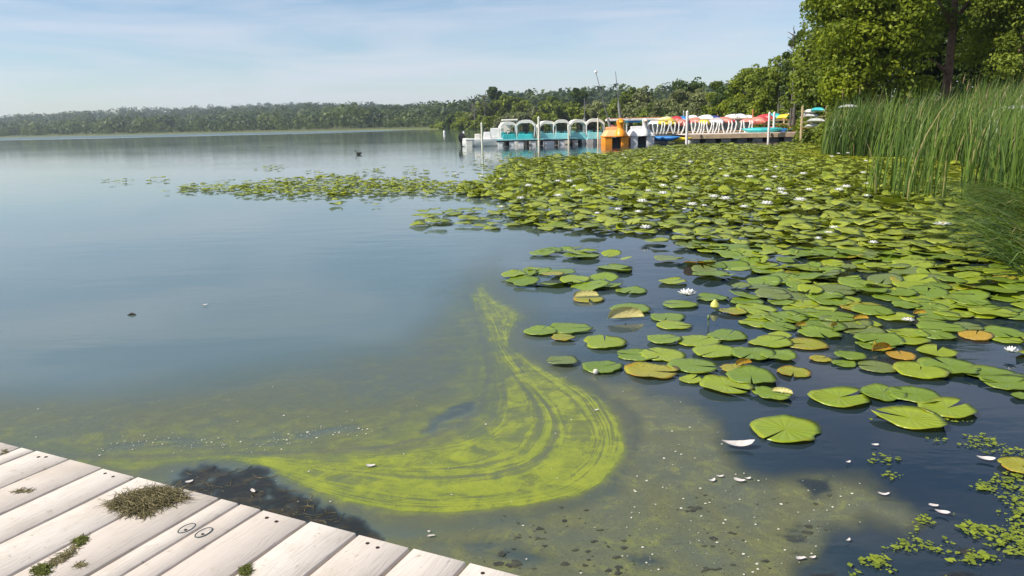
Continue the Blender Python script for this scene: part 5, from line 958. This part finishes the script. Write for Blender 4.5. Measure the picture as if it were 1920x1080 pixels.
for i, (px, py, Yd, kc, rz, lbl) in enumerate([
 (1229, 232, 59.5, 'white', .5, 'greyish white kayak end at the left of the rack by the swan boat'), (1240, 232, 59, 'yellow', .35, 'yellow kayak, first of the two at the left of the rack'), (1253, 231, 59, 'yellow', .3, 'yellow kayak, second of the two at the left of the rack'), (1248, 226, 60, 'pale yellow', .4, 'pale yellow kayak above the two yellow ones at left'), (1266, 226, 60, 'red', .45, 'red kayak top row beside the pale yellow one'),
 (1273, 232, 59, 'faded red', .3, 'faded red kayak left of the tall white dock post'), (1278, 225, 60, 'blue', .3, 'blue kayak peeking above the red ones at left'), (1286, 231, 60, 'red', .25, 'red kayak behind the tall white dock post'), (1300, 229, 59.5, 'faded red', .5, 'faded red kayak right of the tall white dock post'), (1296, 223, 61, 'white', .4, 'white kayak on top right of the tall white dock post'),
 (1316, 231, 59, 'yellow', .3, 'single yellow kayak among the white ones in the middle'), (1322, 224, 60, 'white', .5, 'white kayak above the single yellow one'), (1336, 224, 60, 'navy', .5, 'navy blue kayak in the middle of the rack'), (1342, 229, 59, 'lilac', .4, 'pale lilac kayak under the navy one'), (1356, 228, 59, 'faded red', .5, 'large faded red kayak right of the lilac one'), (1366, 231, 59.5, 'red', .4, 'red kayak low on the rack between faded and white ones'),
 (1371, 222, 61, 'white', .5, 'white kayak high on the rack, left of a pair'), (1384, 222, 61, 'white', .5, 'white kayak high on the rack, right of a pair'), (1400, 223, 61, 'white', .5, 'white kayak behind the big red ones'), (1402, 230, 59, 'faded red', .55, 'faded red kayak at the left of the big red group'), (1417, 228, 58.5, 'faded red', .6, 'long faded red kayak in front of the orange brown pole'), (1425, 226, 59.5, 'red', .6, 'bright red kayak left of the two tall white posts'), (1433, 222, 60.5, 'red', .5, 'small bright red kayak end just before the tall white posts'),
 (1449, 221, 61, 'teal', .4, 'pale teal kayak between the two tall white posts'), (1470, 221, 60, 'yellow', .9, 'lime yellow kayak high on the right rack'), (1500, 221, 60, 'white', .9, 'white kayak at the right end of the upper rack')]):
    kayak(px, py, Yd, kc, lbl, .10+rz*.25+.09*(i % 3), (1.12, .72, 1.0+.1*(i % 3)), flip=True, rx=.07)
kayak(1429, 243.5, 55.8, 'teal', 'teal kayak lying on the dock left of the white posts', 1.2, .95, grp='kayaks lying on the dock')
kayak(1452, 244, 56.2, 'blue', 'blue kayak lying on the dock behind the white posts', 1.15, .9, grp='kayaks lying on the dock')
kayak(1476, 243, 56.2, 'orange', 'orange kayak lying on the dock right of the white posts', 1.2, .85, grp='kayaks lying on the dock')
kayak(1468, 239.5, 57.4, 'red', 'red kayak lying behind the orange one on the dock', 1.3, .7, grp='kayaks lying on the dock')
kayak(1483, 238.5, 57.6, 'faded red', 'faded red kayak end above the orange one on the dock', 1.2, .5, grp='kayaks lying on the dock')
kayak(1247, 258.5, 54.5, 'blue', 'blue kayak floating between the swan boat and the long dock', .9, .78, grp='kayaks floating by the dock')
kayak(1271, 260.5, 54.2, 'yellow', 'yellow kayak floating at the left end of the long dock', 1.1, .68, grp='kayaks floating by the dock')
kayak(1467, 266, 54.2, 'orange', 'tip of a small orange yellow kayak sticking out under the dock edge', .5, .3, grp='kayaks floating by the dock')
# racks: brown rails with white curved supports
def rack(a, b_, Yd, label, n, hi=1.35):
    xa_, xb_ = at(a, 240, Yd)[0], at(b_, 240, Yd)[0]; root = empty('kayak_rack', ((xa_+xb_)/2, Yd, .555), 0, label, 'kayak rack'); Lk = xb_-xa_
    for z in (.12, hi-.32):
        b = MB(); b.box((0, .5, z), (Lk, .07, .07)); b.build('rail', TAN, root)
    R = random.Random(int(a))
    for k in range(n):
        xx = -Lk/2+(k+.5)*Lk/n+R.uniform(-.06, .06); bow = R.uniform(.04, .12)*(1 if k % 5 else -1); b = MB(); b.tube([(xx-bow, 0, 0.0), (xx+bow*.3, -.02, .32), (xx+bow, .02, .68), (xx+bow*.6, .1, .88)], [.055, .06, .055, .04], 6); b.build('curved_support', WHITE, root, True)
    b = MB(); b.box((0, .9, .42), (Lk, .04, .7)); b.build('shade_panel', M('rack_shade', (.10, .12, .12), .9, .5, 1.5), root); return root  # added dark panel, its colour stands in for shade between the supports
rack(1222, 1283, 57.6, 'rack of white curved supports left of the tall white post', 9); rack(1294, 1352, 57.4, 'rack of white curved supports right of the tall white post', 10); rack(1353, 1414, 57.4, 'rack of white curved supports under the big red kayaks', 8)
b = MB(); xa_, _, _ = at(1478, 235, 58.5); rk = empty('timber_rack', (xa_, 59.5, .555), 0, 'low brown timber rack holding kayaks at the right end of the dock', 'kayak rack')
for z in (.55, .85): b = MB(); b.box((0, 0, z), (3.2, .08, .07)); b.build('rail', TAN, rk)
for q in (-1.5, 0, 1.5): b = MB(); b.box((q, 0, .45), (.1, .1, 1.1)); b.build('post', TAN, rk)
# canoes stacked by the reeds
for i, (px, py, Yd, kc, lbl) in enumerate([(1519, 209, 44, 'white', 'white canoe on top of the stack left of the cattails'), (1533, 206, 43, 'teal', 'sea green canoe end on top of the stack left of the cattails'), (1520, 217, 44, 'grey', 'grey blue canoe in the middle of the stack left of the cattails'), (1530, 226, 43, 'grey', 'lower grey canoe in the stack left of the cattails'), (1527, 236, 43.5, 'grey', 'bottom grey canoe in the stack left of the cattails')]):
    kayak(px, py, Yd, kc, lbl, .1+.1*i, .46, True, grp='canoes stacked left of the cattails')
x, y, z = at(1525, 240, 44.2); cr_ = empty('canoe_rack', (x, 44.2, z-.4), 0, 'timber frame carrying the stacked canoes left of the cattails', 'canoe rack')
for q in (-.7, .7): b = MB(); b.box((q, 0, .7), (.08, .08, 1.9)); b.build('post', TAN, cr_)
for zz in (.45, .75, 1.05, 1.35): b = MB(); b.box((0, 0, zz), (1.5, .07, .05)); b.build('rail', TAN, cr_)
kayak(1590, 200, 34, 'grey', 'pale blue grey canoe showing above the cattails at left', .6, .32, True, grp='canoes seen over the cattails')
kayak(1908, 204, 27, 'grey', 'blue grey canoe end showing through the cattails at the right border', 1.2, .45, True, grp='canoes seen over the cattails')
# buoy and duck
x, y = G(833, 248.5); b = MB(); Yb = min(y, 150); x = at(833, 248, Yb)[0]; bu = empty('buoy', (x, Yb, 0), 0, 'small white marker buoy out on the lake left of the boats', 'buoy'); b.loft([[(r*math.cos(t), r*math.sin(t), z) for t in [k*math.pi/6 for k in range(12)]] for z, r in ((-.2, .16), (.0, .22), (.5, .22), (.62, .1), (.75, .06))]); b.build('float', WHITE, bu, True)
b = MB(); b.tube([(0, 0, .7), (0, 0, .85)], .03, 6); b.build('handle', DARK, bu)
x, y = G(673, 290); dk = empty('duck', (x, y, 0), math.pi, 'dark duck swimming alone on the open lake', 'duck'); b = MB()
b.loft([[(xx, r*math.cos(t), z+h*math.sin(t)) for t in [k*math.pi/6 for k in range(12)]] for xx, r, h, z in ((-.20, .01, .01, .12), (-.14, .05, .04, .09), (-.05, .085, .075, .06), (.06, .085, .08, .06), (.13, .06, .07, .08), (.15, .04, .05, .14), (.155, .03, .035, .19), (.17, .04, .042, .235), (.20, .025, .03, .235), (.25, .015, .01, .225), (.265, .004, .004, .222))]); b.build('body', M('duck_brown', (.035, .028, .02), .7, .3, 30), dk, True)
# small dark bits drifting on the lake
for px, py, w in ((247, 591, 14), (505, 277, 10), (118, 393, 40)):
    if w > 30: continue
    x, y = G(px, py); b = MB(); r = w/FPX*math.hypot(x, y)*.5; b.tube([(-r, 0, .0), (0, r*.2, .012), (r, 0, .004)], [.006, .012, .005], 5); o = b.build('drifting_stick', DARKW, None, True); o.location = (x, y, 0); tag(o, 'dark twig drifting on open water, ' + ('near the murky edge' if py > 500 else 'far out toward the woods'), 'twig')
# ------------------------------------------------------------------ air
b = MB(); b.box((-700, 1150, 49), (4400, 3300, 102)); hz = b.build('haze', None)
m, t, o = newmat('haze_air'); pv = N(t, 'ShaderNodeVolumePrincipled', i_Density=.00019, i_Anisotropy=.2); pv.inputs['Color'].default_value = (.80, .88, 1, 1); t.links.new(pv.outputs[0], o.inputs['Volume']); hz.data.materials.append(m); tag(hz, kind='stuff')
#@@END
